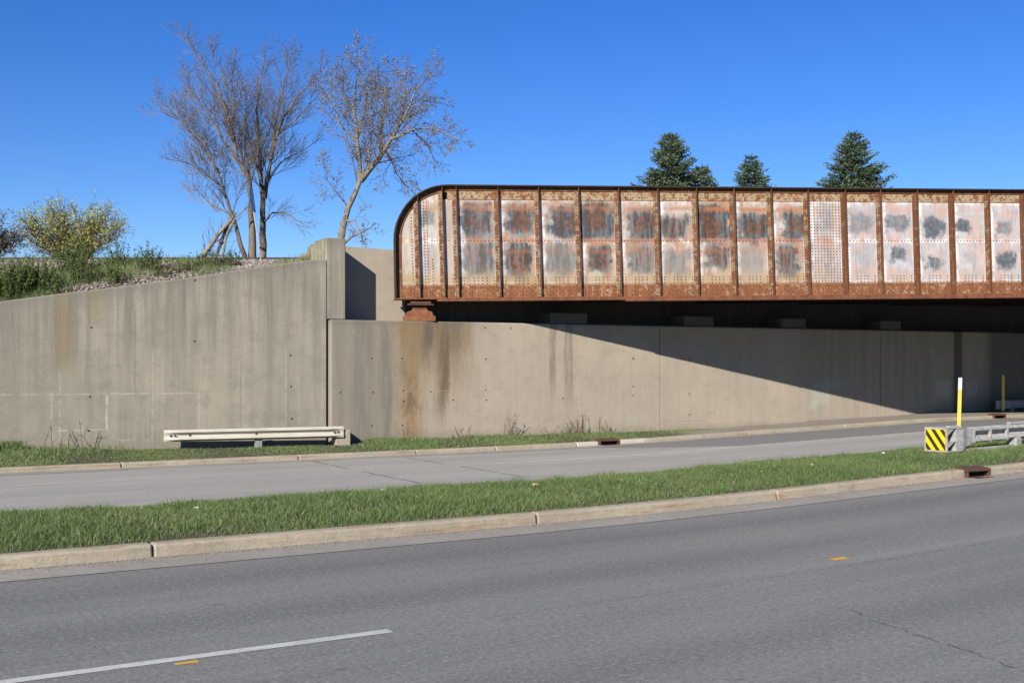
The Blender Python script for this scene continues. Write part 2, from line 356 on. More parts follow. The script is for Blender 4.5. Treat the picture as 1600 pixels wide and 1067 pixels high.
def mat_web():
    t = NT('weathered_girder_paint'); uv = t.coord(); u, v, _ = t.sep(uv)     # local u,v in 0..1 inside a panel
    A = {k: t.attr(k) for k in ('seed', 'pale', 'ax', 'ay', 'aw', 'ah', 'ak', 'bx', 'by', 'bw', 'bh', 'bk', 'rust')}
    ps = t.add(t.mul(uv, (1.1, 2.4, 1)), t.comb(A['seed']*13.7, A['seed']*7.1, A['seed']))
    n1 = t.noise(ps, 3.2, 5, .6); n2 = t.noise(ps, 9, 5, .65); fine = t.noise(ps, 40, 4, .7)
    st = t.noise(t.mul(t.add(ps, t.mul(t.noise(ps, 2.5, 2), (.12, 0, 0))), (9.5, .75, 1)), 1, 5, .68); st2 = t.noise(t.mul(ps, (34, 1.4, 1)), 1, 3, .6)
    hz = t.noise(t.mul(ps, (1.2, 13, 1)), 1, 4, .65)
    base = t.mix(t.ramp(n1, .3, .7), (.54, .52, .48), (.41, .405, .375))
    cool = t.mix(t.ramp(n1, .3, .7), (.52, .53, .56), (.38, .40, .45))
    c = t.mix(A['pale'], base, cool)
    blot = t.noise(t.mul(ps, (1.6, 1, 1)), 2.0, 3, .6); R_ = A['rust']; PL = A['pale']
    c = t.mix(t.ramp(blot, .47, .60) * (.34 + .18*PL), c, (.58, .375, .29))                    # orange primer showing
    c = t.mix(t.ramp(hz, .50, .64) * (.15 + .42*PL), c, (.62, .385, .275))
    c = t.mix(t.ramp(st, .47, .66) * .62 * (.25 + R_*.8), c, (.33, .175, .08))  # rust runs
    c = t.mix(t.ramp(st2, .54, .70) * .5, c, (.17, .14, .11))
    big_ = t.noise(ps, 1.1, 3, .5); c = t.mix(t.ramp(big_, .50, .66) * .35 * R_, c, (.36, .24, .13))
    e = (u.mn(1 - u) * 1.1).mn((v.mn(1 - v) * 2.4).mn((v - .52).abs() * 2.4 + .03))
    c = t.mix((1 - t.ramp(e + (n1-.5)*.16, .02, .13)) * .85 * t.ramp(blot, .62, .45), c, (.76, .75, .74))
    sidew = (1 - t.ramp((1 - u) + (st-.5)*.1, .03, .14)) * t.ramp(n1, .32, .46) + (1 - t.ramp(u + (st-.5)*.1, .10, .20)) * t.ramp(blot, .42, .54); c = t.mix(sidew * .8, c, (.86, .85, .84))
    for q, vo in (('a', .72), ('b', .27)):
        dx = ((u + (n1-.5)*.50 + (blot-.5)*.45 + (st-.5)*.16 - A[q+'x']) / (A[q+'w']*(1.20 - PL*.20))).abs()
        dy = ((v + (n1-.5)*.20 + (blot-.5)*.16 + (st-.5)*.14*(1 - PL*.5) + (st2-.5)*.05 - A[q+'y']) / (A[q+'h']*(1.34 - PL*.34))).abs()
        dd = t.math('POWER', t.math('POWER', dx, 3.6) + t.math('POWER', dy, 3.6), .278)
        m = (1 - t.ramp(dd + (n2-.5)*.35*PL, .62 + PL*.02, 1.30 - PL*.04)) * A[q+'k'] * (t.ramp(st, .62, .42)*.25 + .75)
        dark = t.mix(t.ramp(st*.7 + n2*.3, .42, .60), (.028, .038, .048), (.115, .145, .165)); dark = t.mix(PL*.75, dark, t.mix(t.ramp(n2, .4, .6), (.085, .11, .14), (.15, .18, .21)))
        core = 1 - t.ramp(dd + (blot-.5)*1.6 + (st-.5)*1.3, .38, .72)
        rr = (core + t.ramp(st, .53, .6)*.35) * R_ * t.ramp(A[q+'k'], .5, .9)
        dark = t.mix(rr, dark, t.mix(t.ramp(st*.5 + n2*.5, .42, .58), (.045, .018, .011), (.15, .058, .027)))
        c = t.mix((m*1.3).mn(1) * .96, c, dark)
        vb = vo + (.155 if q == 'a' else .10)
        rb = t.box(v + (n1-.5)*.09 + (st-.5)*.06, vb, vb + .05, .022) * t.box(u + (n1-.5)*.3, .08, .92, .12) * R_ * A[q+'k'] * (1 if q == 'a' else .6)
        c = t.mix(rb * .9 * t.ramp(blot, .36, .48), c, (.37, .135, .045))
        rim = t.box(dd, 1.0, 1.35, .2) * R_ * t.ramp(n1, .47, .57) * A[q+'k']
        c = t.mix(rim * .75, c, (.44, .19, .085))
    mid = (1 - t.ramp((v - .525).abs() + (n1-.5)*.07, .008, .045)) * R_ * t.ramp(n1 + (st-.5)*.4, .36, .52); c = t.mix(mid * .85, c, (.42, .19, .10))
    bt = (1 - t.ramp(v + (st-.5)*.4 + (n1-.5)*.2, .03, .22)) * (R_*.9 + .1); c = t.mix(bt * .75, c, (.36, .24, .09))
    tp_ = t.ramp(v + (st-.5)*.2, .94, .985) * R_; c = t.mix(tp_ * .5, c, (.36, .19, .09))
    c = t.mix((1 - t.ramp(v + (n2-.5)*.04, .005, .03)) * .8, c, (.25, .11, .05))
    c = t.mix(t.ramp(fine, .62, .74) * .35, c, (.18, .11, .075))
    t.bump(n2*.5 + fine*.3, .25, .01)
    return t.out(c, .62, spec=.35)

def mat_band(name, painted=.5, tone=1):
    """riveted bands: rust with the remains of pale paint"""
    t = NT(name); o = t.coord('Object')
    n = t.noise(o, 7, 6, .75); f = t.noise(o, 30, 4, .75); s = t.noise(t.mul(o, (9, 9, 1.2)), 1, 4)
    c = t.mix(t.ramp(f, .3, .7), (.27, .105, .042), (.14, .052, .024))
    c = t.mix(t.ramp(s, .45, .7) * .6, c, (.36, .165, .07))
    c = t.mix(t.ramp(n + (f-.5)*.25, .62 - painted*.3, .68 - painted*.3) * .85, c, t.mix(t.ramp(f, .35, .65), (.46, .40, .29), (.34, .25, .13)))
    if tone != 1: c = t.mix(1.0, c, (tone,)*3, 'MULTIPLY')
    t.bump(f, .3, .01)
    return t.out(c, .8, spec=.25)

M = {}
M['near'] = mat_asphalt('worn_grey_asphalt', True); M['far'] = mat_asphalt('pale_worn_pavement', False)
M['conc'] = mat_conc('concrete'); M['kerb'] = mat_conc('kerb_concrete', (.45, .395, .29), (.35, .305, .225), True)
M['newkerb'] = mat_conc('new_kerb_concrete', (.62, .57, .48), (.54, .49, .41)); M['gutter'] = mat_conc('gutter_concrete', (.37, .352, .30), (.31, .297, .256))
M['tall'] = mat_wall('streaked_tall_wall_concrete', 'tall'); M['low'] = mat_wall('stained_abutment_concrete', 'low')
M['dark'] = mat_simple('dark_hole', (.015, .014, .013), (.025, .022, .02), 8)
M['web'] = mat_web(); M['band'] = mat_band('rusted_painted_angle', .56); M['bandrust'] = mat_band('rusted_angle', .20)
M['stiff'] = mat_band('rusted_stiffener_leg', .18, .72); M['stiffp'] = mat_band('painted_stiffener_leg', .42, .85)
M['flange'] = mat_simple('dark_rusted_flange', (.040, .024, .02), (.022, .016, .014), 3, .75)
M['flangeb'] = mat_simple('orange_rust_flange', (.24, .09, .04), (.13, .05, .027), 6, .85)
M['rivet'] = mat_simple('rusty_rivet_heads', (.10, .047, .028), (.06, .03, .02), 5, .7, c3=(.17, .08, .045))
M['under'] = mat_simple('near_black_steel', (.014, .011, .009), (.028, .016, .011), 2, .85)  # one near-black tone for web core, deck and beams
M['underc'] = mat_conc('shade_toned_pedestal_concrete', (.10, .095, .082), (.07, .066, .06))  # pedestal concrete darkened, under-bridge shade put into its colour
M['bearing'] = mat_simple('rust_cast_bearing', (.27, .105, .045), (.17, .065, .035), 6, .85)
M['soil'] = mat_simple('soil', (.055, .055, .028), (.09, .085, .05), 4, 1, c3=(.04, .06, .02))
M['rail'] = mat_simple('rail_steel', (.07, .042, .03), (.035, .025, .02), 6, .6)
M['galv'] = mat_simple('galvanised_steel', (.47, .47, .45), (.31, .31, .30), 7, .6, 0, (1, 1, 2), (.22, .15, .10), .4, (.58, .70))
M['whiterail'] = mat_simple('dusty_white_guardrail_paint', (.62, .59, .51), (.50, .47, .39), 3, .6, 0, (.5, 1, 3), (.36, .27, .18), .4, (.66, .8))
M['wood'] = mat_simple('grey_green_post_wood', (.30, .34, .30), (.20, .21, .18), 6, .9, 0, (4, 4, .6))
M['yellow'] = mat_simple('yellow_plastic', (.80, .60, .10), (.72, .52, .08), 4, .5)
M['sheet'] = mat_simple('white_reflective_sheeting', (.72, .74, .74), (.62, .64, .66), 4, .4)
M['markY'] = mat_simple('hazard_yellow_sheeting', (.86, .66, .015), (.80, .60, .02), 4, .45)
M['markK'] = mat_simple('hazard_black_sheeting', (.035, .027, .02), (.05, .035, .025), 4, .5)
M['bolt'] = mat_simple('rusted_bolt', (.05, .035, .03), (.12, .06, .035), 20, .8)
M['castiron'] = mat_simple('rusty_cast_iron', (.13, .06, .038), (.085, .04, .028), 8, .8)
M['bark'] = mat_simple('grey_bark', (.22, .18, .14), (.13, .10, .08), 5, .9, 0, (1, 1, .3), (.30, .26, .21), .2)
M['barkpale'] = mat_simple('pale_bark', (.30, .27, .21), (.19, .165, .125), 5, .9, 0, (1, 1, .3), (.15, .12, .09), .2)
M['twig'] = mat_simple('bare_twigs', (.24, .19, .14), (.15, .12, .09), 3, .9)
M['twigpale'] = mat_simple('pale_twigs', (.23, .18, .13), (.15, .11, .08), 3, .9)
M['bud'] = mat_tint('bud_leaves', [(.16, .11, .05), (.26, .19, .08), (.34, .28, .12), (.24, .24, .08)], .7, .2)
M['yleaf'] = mat_tint('young_yellow_green_leaves', [(.32, .34, .08), (.48, .52, .11), (.62, .63, .16)], .7, .25)
M['gleaf'] = mat_tint('green_weed_leaves', [(.05, .09, .02), (.10, .165, .032), (.17, .25, .055)], .6, .25)
M['needle'] = mat_tint('spruce_needles', [(.03, .05, .028), (.07, .11, .06), (.12, .17, .09), (.17, .20, .08)], .7)
M['grass'] = mat_tint('grass_blades', [(.05, .095, .03), (.10, .17, .05), (.16, .24, .07), (.23, .29, .11), (.36, .34, .21)], .6, .25)
M['dry'] = mat_tint('dry_stalks', [(.12, .09, .06), (.22, .17, .12), (.34, .27, .18)], .9)
M['stone'] = mat_tint('ballast_stones', [(.13, .10, .09), (.25, .205, .185), (.36, .30, .275), (.50, .45, .42)], .9)
M['ballast'] = None
def mat_ballast():
    t = NT('pink_grey_ballast'); q = t.pos()
    v = t.vor(q, 16, 1); r = t.ramp(v, 0, 1); c = t.mix(r, (.10, .08, .072), (.31, .26, .235))
    f = t.noise(q, 40, 3); c = t.mix(t.ramp(f, .5, .7)*.4, c, (.4, .34, .31)); t.bump(t.vor(q, 16, 0), 1, .05)
    d = t.noise(q, .8, 4); c = t.mix(t.ramp(d, .5, .65)*.6, c, (.09, .075, .05)); return t.out(c, .95)
M['ballast'] = mat_ballast()
def mat_verge():
    t = NT('verge_ground'); q = t.pos(); x, y, z = t.sep(q)
    n = t.noise(q, 2.2, 5, .7); f = t.noise(q, 25, 4, .8)
    dirt = t.mix(t.ramp(n, .35, .65), (.11, .085, .055), (.055, .075, .025))
    grav = t.mix(t.ramp(f, .3, .7), (.23, .205, .165), (.40, .365, .31)); grav = t.mix(t.ramp(n, .52, .68)*.7, grav, (.14, .115, .08))
    k = t.ramp(x + (n - .5)*2, 4.2, 5.4); t.bump(f, .8, .02)
    return t.out(t.mix(k, dirt, grav), .95)
M['verge'] = mat_verge()
def mat_paint(name, col, worn):
    t = NT(name); uv = t.coord(); f = t.noise(uv, 60, 4, .8); n = t.noise(t.mul(uv, (3, 12, 1)), 1, 4, .7)
    c = t.mix(t.ramp(f*.6 + n*.4, worn, worn + .08), col, (.20, .20, .205)); t.bump(f, .4, .004); return t.out(c, .75)
M['white'] = mat_paint('worn_white_line', (.62, .63, .62), .52); M['orange'] = mat_paint('orange_marking_tape', (.72, .42, .05), .68)
M['faintwhite'] = mat_paint('faded_white_line', (.58, .57, .54), .53)

# ------------------------------------------------------------------ setting: ground and roads
mb = MB(); mb.face([(-900, -600, -.12), (900, -600, -.12), (900, 1500, -.12), (-900, 1500, -.12)])
struct(mb.build('ground', M['soil']))
def strip(name, v0, v1, z, m, nv=2, us=None, kind='structure'):
    us = us if us is not None else np.arange(-70, 80.1, 1.0)
    rows = []
    for a in np.linspace(v0, v1, nv): rows.append([RP(u, a, z) for u in us])
    b = MB(); b.quads(rows)
    return struct(b.build(name, m, uv=lambda p: to_uv(p[0], p[1])), kind)
strip('road', 1.6, 12.36, 0, M['near'], 23); strip('far_road', 17.0, 24.22, 0, M['far'], 17)
strip('gutter', 12.355, 13.10, .006, M['gutter']); strip('gutter', 16.70, 17.01, .006, M['gutter']); strip('gutter', 24.215, 24.77, .006, M['gutter'])
strip('gutter', 1.25, 1.61, .006, M['gutter'])
KP = [(0, -.05), (0, .005), (.012, .115), (.025, .14), (.05, .15), (.20, .15), (.20, -.05)]
def kerb(v, joints, side=1, pale=(), hk=1):
    """kerb stones between joints, back side away from the road at v"""
    b = MB()
    for k in range(len(joints) - 1):
        a, c = joints[k], joints[k+1]
        if a is None or c is None: continue
        m = 1 if k in pale else 0
        a += .012; c -= .012
        us = [a, a+.02] + list(np.linspace(a+.02, c-.02, max(2, int((c - a)/1.0)))[1:-1]) + [c-.02, c]
        rows = []
        for i, u in enumerate(us):
            s_ = .012 if i in (0, len(us)-1) else 0
            rows.append([RP(u, v + side*(p + (s_ if p < .1 else 0)), zz*hk - (s_ if zz > .1 else 0)) for p, zz in KP])
        b.quads(rows, m); b.cap(rows[0], m); b.cap(rows[-1], m)
    return struct(b.build('kerb', [M['kerb'], M['newkerb']], uv=lambda p: (to_uv(p[0], p[1])[0], to_uv(p[0], p[1])[1] + p[2])))
NK, FK = 13.06, 24.75
inl1 = u_at(1528, NK); inl2 = u_at(952, FK); inl3 = u_at(1562, FK)
j1 = [-60, -50] + [u_at(240, NK) - 5.6*k for k in (8, 6, 4, 3, 2, 1)] + [u_at(240, NK), u_at(840, NK), u_at(1215, NK), inl1 - .33, None, inl1 + .33] + [inl1 + .33 + 5*k for k in range(1, 12)]
kerb(NK, j1)
kerb(16.76, [-60 + 5*k for k in range(28)], -1)
j2 = [u_at(190, FK) - 5*k for k in range(11, 0, -1)] + [u_at(190, FK), u_at(467, FK), u_at(651, FK), u_at(775, FK), u_at(902, FK), inl2 - .33, None, inl2 + .33, u_at(1010, FK), u_at(1170, FK), u_at(1320, FK), inl3 - .33, None, inl3 + .33] + [inl3 + .33 + 5*k for k in range(1, 9)]
i0 = 11 + 4
kerb(FK, j2, 1, pale=(i0, i0 + 3), hk=.72)
kerb(1.25, [-60 + 5*k for k in range(28)], -1)
# median ground, gently mounded
us = np.arange(-70, 80.1, .7); rows = []
for v, z in ((13.25, .135), (13.7, .17), (14.3, .21), (15, .22), (15.8, .20), (16.3, .17), (16.57, .135)): rows.append([RP(u, v, z) for u in us])
mb = MB(); mb.quads(rows); struct(mb.build('median', M['soil'], smooth=True))
def med_z(v): return np.interp(v, [13.25, 13.7, 14.3, 15, 15.8, 16.3, 16.57], [.135, .17, .21, .22, .20, .17, .135])
# far verge between kerb and walls
rows = [[], [], [], []]
for X in np.arange(-30, 34, .6):
    Yw = (leftY(X) if X < -4.93 else wallY(X)) + .15
    vk = FK + .19; Yk = (vk + X*UY) / UX
    zk, zw = g(X) + .095, wall_base(X)
    if X > 10: zw = max(zw, zk)
    if -9.6 < X < -3.9: zw = .05
    for i, f in enumerate((0, .3, .7, 1)): rows[i].append((X, Yk + (Yw - Yk)*f, zk + (zw - zk)*f))
mb = MB(); mb.quads(rows); struct(mb.build('verge', M['verge'], smooth=True))
# grass bank on which the photographer stands
mb = MB(); mb.quads([[RP(u, v, z) for u in np.arange(-60, 60, 4)] for v, z in ((-14, .5), (-3, .4), (0, .3), (1.06, .13))])
struct(mb.build('near_verge', M['soil'], smooth=True))

# painted lines
def paint(name, u0, u1, v0, v1, m, sk=0):
    b = MB(); us = np.linspace(u0, u1, max(2, int(u1 - u0) + 1))
    b.quads([[RP(u + sk*(v - v0), v, .004) for u in us] for v in (v0, v1)])
    return struct(b.build(name, m, uv=lambda p: to_uv(p[0], p[1])))
u1 = u_at(607, 8.5)
paint('lane_line', u1 - 4.6, u1, 8.40, 8.52, M['white'])
paint('lane_line', u1 - 4.6 - 13, u1 - 13, 8.40, 8.52, M['white'])
v_ = 8.33; paint('orange_marking', u_at(272, v_), u_at(309, v_), v_ - .045, v_ + .02, M['orange'])
Yo = 3870 / (880 - 570); Xo = (1308 - 800)/F*Yo; uo, vo = to_uv(Xo, Yo)
paint('orange_marking', uo - .09, uo + .15, vo - .055, vo + .055, M['orange'])
paint('lane_line', u_at(-330, 22.1), u_at(235, 22.1), 22.05, 22.17, M['faintwhite'])
paint('edge_line', u_at(200, 24.2), u_at(470, 24.2), 24.13, 24.21, M['faintwhite'])
paint('edge_line', u_at(520, 24.2), u_at(700, 24.2), 24.14, 24.21, M['faintwhite'])

# ------------------------------------------------------------------ walls
def wall_strip(pts, thick, nrm, bev=.03, nz=1):
    """pts: (X,Y,zb,zt) along the front; returns MB + topd attribute"""
    b = MB(); td = []; n = Vector(nrm)
    front0, front1, t0, t1, back = [], [], [], [], []
    for X, Y, zb, zt in pts:
        p = Vector((X, Y, 0))
        front0.append(p + Vector((0, 0, zb - .4))); front1.append(p + Vector((0, 0, zt - bev)))
        t0.append(p + n*bev + Vector((0, 0, zt))); t1.append(p + n*thick + Vector((0, 0, zt))); back.append(p + n*thick + Vector((0, 0, zb - .4)))
    rows = [front0, front1, t0, t1, back]
    b.quads(rows); k = len(pts)
    td = [q[3] - q[2] + .4 for q in pts] + [bev]*k + [0]*k + [0]*k + [q[3] - q[2] for q in pts]
    for e in (0, -1):
        b.face([r[e] for r in rows]); td += [pts[e][3] - pts[e][2] + .4, bev, 0, 0, pts[e][3]-pts[e][2]]
    return b, td
def holes(b, td, pts, n, r=.028):
    for p in pts:
        p = Vector(p); a = Vector((n.y, -n.x, 0)); rows = []
        for rr, dd in ((r, -.003), (r*.75, .0), (.001, -.001)):
            rows.append([p + n*dd + a*math.cos(j*math.pi/4)*rr + Vector((0,0,1))*math.sin(j*math.pi/4)*rr*.9 for j in range(8)])
        b.quads(rows, 1, True); td += [1.0]*24
LN = Vector((-.386, .923, 0)); WN = Vector((-.467, .884, 0))
pts = []
for px, py in ((-330, 516), (-150, 492), (0, 471), (100, 458), (200, 446), (300, 433), (400, 418), (450, 410.5), (480, 406.5), (509.5, 405)):
    X, Y = at_left(px); pts.append((X, Y, .13, CH + (HZ - py)/F*Y))
b, td = wall_strip(pts, .42, LN)
hp = []
for px, py in ((143, 512), (305, 438), (304, 533), (141, 620), (139, 673), (454, 555), (455, 604), (456, 654)):
    X, Y = at_left(px); hp.append((X, Y, CH + (HZ - py)/F*Y))
holes(b, td, hp, LN)
X0, Y0 = at_left(0)
lu = Vector((.923, .386))
o = b.build('retaining_wall', [M['tall'], M['dark']], uv=lambda p: ((p[0] - X0)*lu.x + (p[1] - Y0)*lu.y, p[2]), attrs={'topd': td}, loc=None)
tag(o, 'tall streaked concrete retaining wall with sloping top left of the pillar, holding the gravel bank', 'retaining wall')

ab = thing('bridge_abutment', 'low rust-stained concrete abutment wall carrying the rusty bridge, with square pillar at its left end', 'abutment', (at_wall(512)[0], at_wall(512)[1], 0))
XA, YA = at_wall(512); wu = Vector((.884, .467))
def wuv(p): return ((p[0] - XA)*wu.x + (p[1] - YA)*wu.y, p[2])
def WP(s, d, z): return Vector((XA + wu.x*s + WN.x*d, YA + wu.y*s + WN.y*d, z))
def s_at(px): X, Y = at_wall(px); return (X - XA)*wu.x + (Y - YA)*wu.y
ZT = 3.345
SS = [0, s_at(1031), s_at(1377), 36]
allh = [(628, 560), (630, 610), (631, 627), (629, 664), (758, 512), (759, 561), (759, 609), (760, 625), (880, 622), (798, 513), (989, 560), (989, 604), (989, 618), (532, 613), (583, 613), (581, 560), (673, 612), (708, 625), (1077, 560), (1077, 615), (1077, 648), (990, 560), (1250, 605), (581, 665)]
for k in range(3):
    s0, s1 = SS[k] + (.0 if k == 0 else .012), SS[k+1] - .012
    pp = []
    ss = list(np.arange(s0, s1, 1.5)) + [s1]
    for s_ in ss:
        p = WP(s_, 0, 0); pp.append((p.x, p.y, wall_base(p.x), ZT))
    if k == 0:    # chamfered corner next to the joint
        p = WP(0, .10, 0); q = WP(.12, 0, 0)
        pp = [(p.x, p.y, .13, ZT), (q.x, q.y, .13, ZT)] + pp[1:]
    b, td = wall_strip(pp, 1.0, WN, .035)
    hp = []
    for px, py in allh:
        s_ = s_at(px)
        if s0 < s_ < s1: X, Y = at_wall(px); hp.append((X, Y, CH + (HZ - py)/F*Y))
    holes(b, td, hp, WN, .024)
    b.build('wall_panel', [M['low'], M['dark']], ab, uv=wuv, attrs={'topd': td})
# dark joint fill behind the gaps, backwall, pillar, pedestals
b = MB()
T = lambda p: WP(p.x, p.y, p.z)
b.box(-.115, .0, .12, .9, -.2, 3.4, 0, T); b.build('joint_filler', M['dark'], ab)
for k in (1, 2): b = MB(); b.box(SS[k] - .01, SS[k] + .01, .04, .5, -.2, 3.3, 0, T); b.build('joint_filler', M['dark'], ab)
s540, s508 = s_at(540.5), s_at(510)
b = MB(); b.box(s508, s540, .02, 1.0, ZT + .003, 5.50, 0, T, bev=.02); b.box(s508, s540, .02, 1.0, .0, ZT - .004, 0, lambda p: WP(p.x, p.y + .07, p.z)) if False else None
b.build('pillar', M['tall'], ab, uv=lambda p: (wuv(p)[0] + 7.9, p[2]), attrs={'topd': [5.5 - v[2] for v in b.v]})
M['mossy'] = mat_simple('mossy_stained_concrete', (.38, .35, .25), (.19, .18, .11), 5, .95, 0, (3, 3, .6), (.10, .12, .04))
b = MB(); qv = [[T(Vector((s508 - .015 + e, .12 + f*1.45, z))) for e, z in ((0, 3), (0, 5.47 - .10*f), (.16, 5.47 - .10*f), (.16, 3))] for f in (0, .25, .5, .75, 1)]
b.quads(qv, 0, True); b.cap(qv[0]); b.cap(qv[-1]); b.build('wing_return', M['mossy'], ab)
b = MB(); pr = [(s508, 5.42), (.9, 5.40), (2.6, 5.36), (12, 5.3), (36, 5.3)]
tp = [[WP(s_, 1.0, ZT - .1) for s_, z in pr], [WP(s_, 1.0, z) for s_, z in pr], [WP(s_, 1.35, z) for s_, z in pr], [WP(s_, 1.35, 2) for s_, z in pr]]
bq = [r_[:3] + [] for r_ in tp]
M['backshade'] = mat_conc('shade_darkened_concrete', (.045, .042, .038), (.03, .028, .026))  # dark copy of the wall concrete; bridge shade put into its colour
b2 = MB(); b2.quads([r_[2:] for r_ in tp]); b2.build('shade_painted_backwall', M['backshade'], ab)
b.quads(bq); b.build('backwall', M['low'], ab, uv=lambda p: (wuv(p)[0] + 8.7, p[2]), attrs={'topd': [.8 if v[2] < 5 else .3 for v in b.v]})
for a_, c_ in ((863, 921), (1073, 1119), (1226, 1263), (1380, 1412)):
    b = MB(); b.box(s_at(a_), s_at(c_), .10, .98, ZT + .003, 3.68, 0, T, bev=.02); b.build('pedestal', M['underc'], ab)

# ------------------------------------------------------------------ embankment, ballast, track
def crestY(X): return 33.6 + .1655 * X
def crestz(X): return CH + .0906 * crestY(X)
rows = [[] for _ in range(8)]
XS = np.arange(-32, -5.3, .35)
rg = random.Random(5)
def wall_top(X):
    xs = [p[0] for p in pts]; return float(np.interp(X, xs, [p[3] for p in pts]))
def bankz(X, Y):
    Ya = leftY(X) + .4; f = (Y - Ya) / (crestY(X) - Ya); f = min(max(f, 0), 1)
    za = wall_top(X) - .06; return za + (crestz(X) - za) * (f ** .8)
for X in XS:
    Ya = leftY(X) + .38; Yc = crestY(X)
    for i in range(7):
        f = i / 6; Y = Ya + (Yc - Ya)*f
        rows[i].append((X, Y, bankz(X, Y) + (rg.uniform(-.03, .03) if 0 < i < 6 else 0)))
    rows[7].append((X, Yc + 14, crestz(X) - .02))
mb = MB(); mb.quads(rows); struct(mb.build('embankment', M['ballast'], smooth=True))
mb = MB()   # ground behind the abutment and the bridge
rows = []
for f in (0, 1):
    rows.append([(X, (wallY(X) + 1.6 if f == 0 else 130), 4.85) for X in np.arange(-5, 60, 3)])
mb.quads(rows); struct(mb.build('hill', M['soil']))
mb = MB(); mb.quads([[(-120, 46, 4.85), (-5, 46, 4.85)], [(-120, 130, 4.85), (-5, 130, 4.85)]]); struct(mb.build('hill', M['soil']))
# stones
def stones(name, cnt, seed, sampler, smin, smax):
    r = random.Random(seed); b = MB(); tint = []
    for _ in range(cnt):
        p = sampler(r)
        if p is None: continue
        s_ = r.uniform(smin, smax); A = r.uniform(0, 6.28); t_ = r.random()
        ring = [p + Vector((math.cos(A + j*1.2566)*s_*r.uniform(.7, 1.2), math.sin(A + j*1.2566)*s_*r.uniform(.6, 1), r.uniform(-.2, .3)*s_)) for j in range(5)]
        top = p + Vector((r.uniform(-.3, .3)*s_, r.uniform(-.3, .3)*s_, s_*r.uniform(.5, .9))); i = len(b.v)
        b.v += [tuple(q) for q in ring] + [tuple(top)]; tint += [t_*(.6 if smax < .02 else 1)]*6
        for j in range(5): b.f.append((i + j, i + (j+1) % 5, i + 5)); b.m.append(0)
    return struct(b.build(name, M['stone'], attrs={'tint': tint}), 'stuff')
def samp(r):
    X = r.uniform(-19, -5.5); Ya = leftY(X) + .42; Yc = crestY(X) + .15; Y = Ya + (Yc - Ya)*r.random()
    return Vector((X, Y, bankz(X, Y) + .01))
o = stones('ballast', 16000, 3, samp, .022, .055); tag(o, 'pinkish grey crushed stone lying on the bank under the rails', 'gravel')
def samp2(r):
    u = r.uniform(-10, 24); v = 12.98 + r.uniform(-.30, .07)*r.random(); 
    if r.random() < .5: v = 13.03 - abs(r.gauss(0, .05))
    return RP(u, v, .007)
o = stones('gravel', 12000, 4, samp2, .004, .012); tag(o, 'fine grey grit lying in the gutter against the near kerb', 'grit')
tr = thing('railway_track', 'dark steel rails of the railway running along the top of the gravel bank', 'track', (-12, crestY(-12) + .7, 5))
for k in (0, 1.435):
    b = MB(); rows = []
    for X in (-60, -30, -12, -3.5, 8, 30):
        Y = crestY(X) + .7 + k; z = CH + .0931*(crestY(X) + .7) if X < -3 else CH + .0931*(crestY(-3.5) + .7) + (X + 3.5)*.017 - .0
        rows.append([Vector((X, Y + dy, z + dz)) for dy, dz in ((-.07, -.16), (-.07, -.15), (-.012, -.13), (-.012, -.045), (-.036, -.035), (-.036, 0), (.036, 0), (.036, -.035), (.012, -.045), (.012, -.13), (.07, -.15), (.07, -.16))])
    b.quads(rows, 0, True); b.build('rail', M['rail'], tr)

# ------------------------------------------------------------------ the bridge
ax = Vector((.98656, .1633, .0172)).normalized(); ay = Vector((-.1633, .98656, 0)).normalized(); ax = (ax - ay*ax.dot(ay)).normalized(); az = ax.cross(ay)
O = Vector((-3.233, 31.8, 3.917))
GM = Matrix(((ax.x, ay.x, az.x, O.x), (ax.y, ay.y, az.y, O.y), (ax.z, ay.z, az.z, O.z), (0, 0, 0, 1)))
br = thing('girder_bridge', 'rusty riveted steel plate girder railway bridge with rounded end and peeling white paint', 'bridge', mat=GM)
def s_px(px):
    p = (px - 800)/F; X = 32.33*p/(1 - .1655*p); return (X + 3.233)/ax.x
H = 3.19; LEN = 38.0; RC = 1.50
def sh(s_, z): return s_ - .014*(z - 1.6)
# top flange following the rounded end
def outline(rad_in):     # points of the outer edge (s,z) inset by rad_in
    out = [(rad_in, .02), (rad_in, H - RC)]
    for k in range(1, 15):
        a = math.pi - k*(math.pi/2)/14; out.append((RC + math.cos(a)*(RC - rad_in), H - RC + math.sin(a)*(RC - rad_in)))
    return out
b = MB(); o1 = outline(0) + [(LEN, H)]; o2 = outline(.035) + [(LEN, H - .035)]
for w0, w1, in0, in1 in ((-.21, .21, 0, .035),):
    rows = [[Vector((s_, w0, z)) for s_, z in o1], [Vector((s_, w1, z)) for s_, z in o1], [Vector((s_, w1, z)) for s_, z in o2], [Vector((s_, w0, z)) for s_, z in o2]]
    rows.append(rows[0]); b.quads(rows); b.face([r[0] for r in rows[:4]])
b.build('top_flange', M['flange'], br)
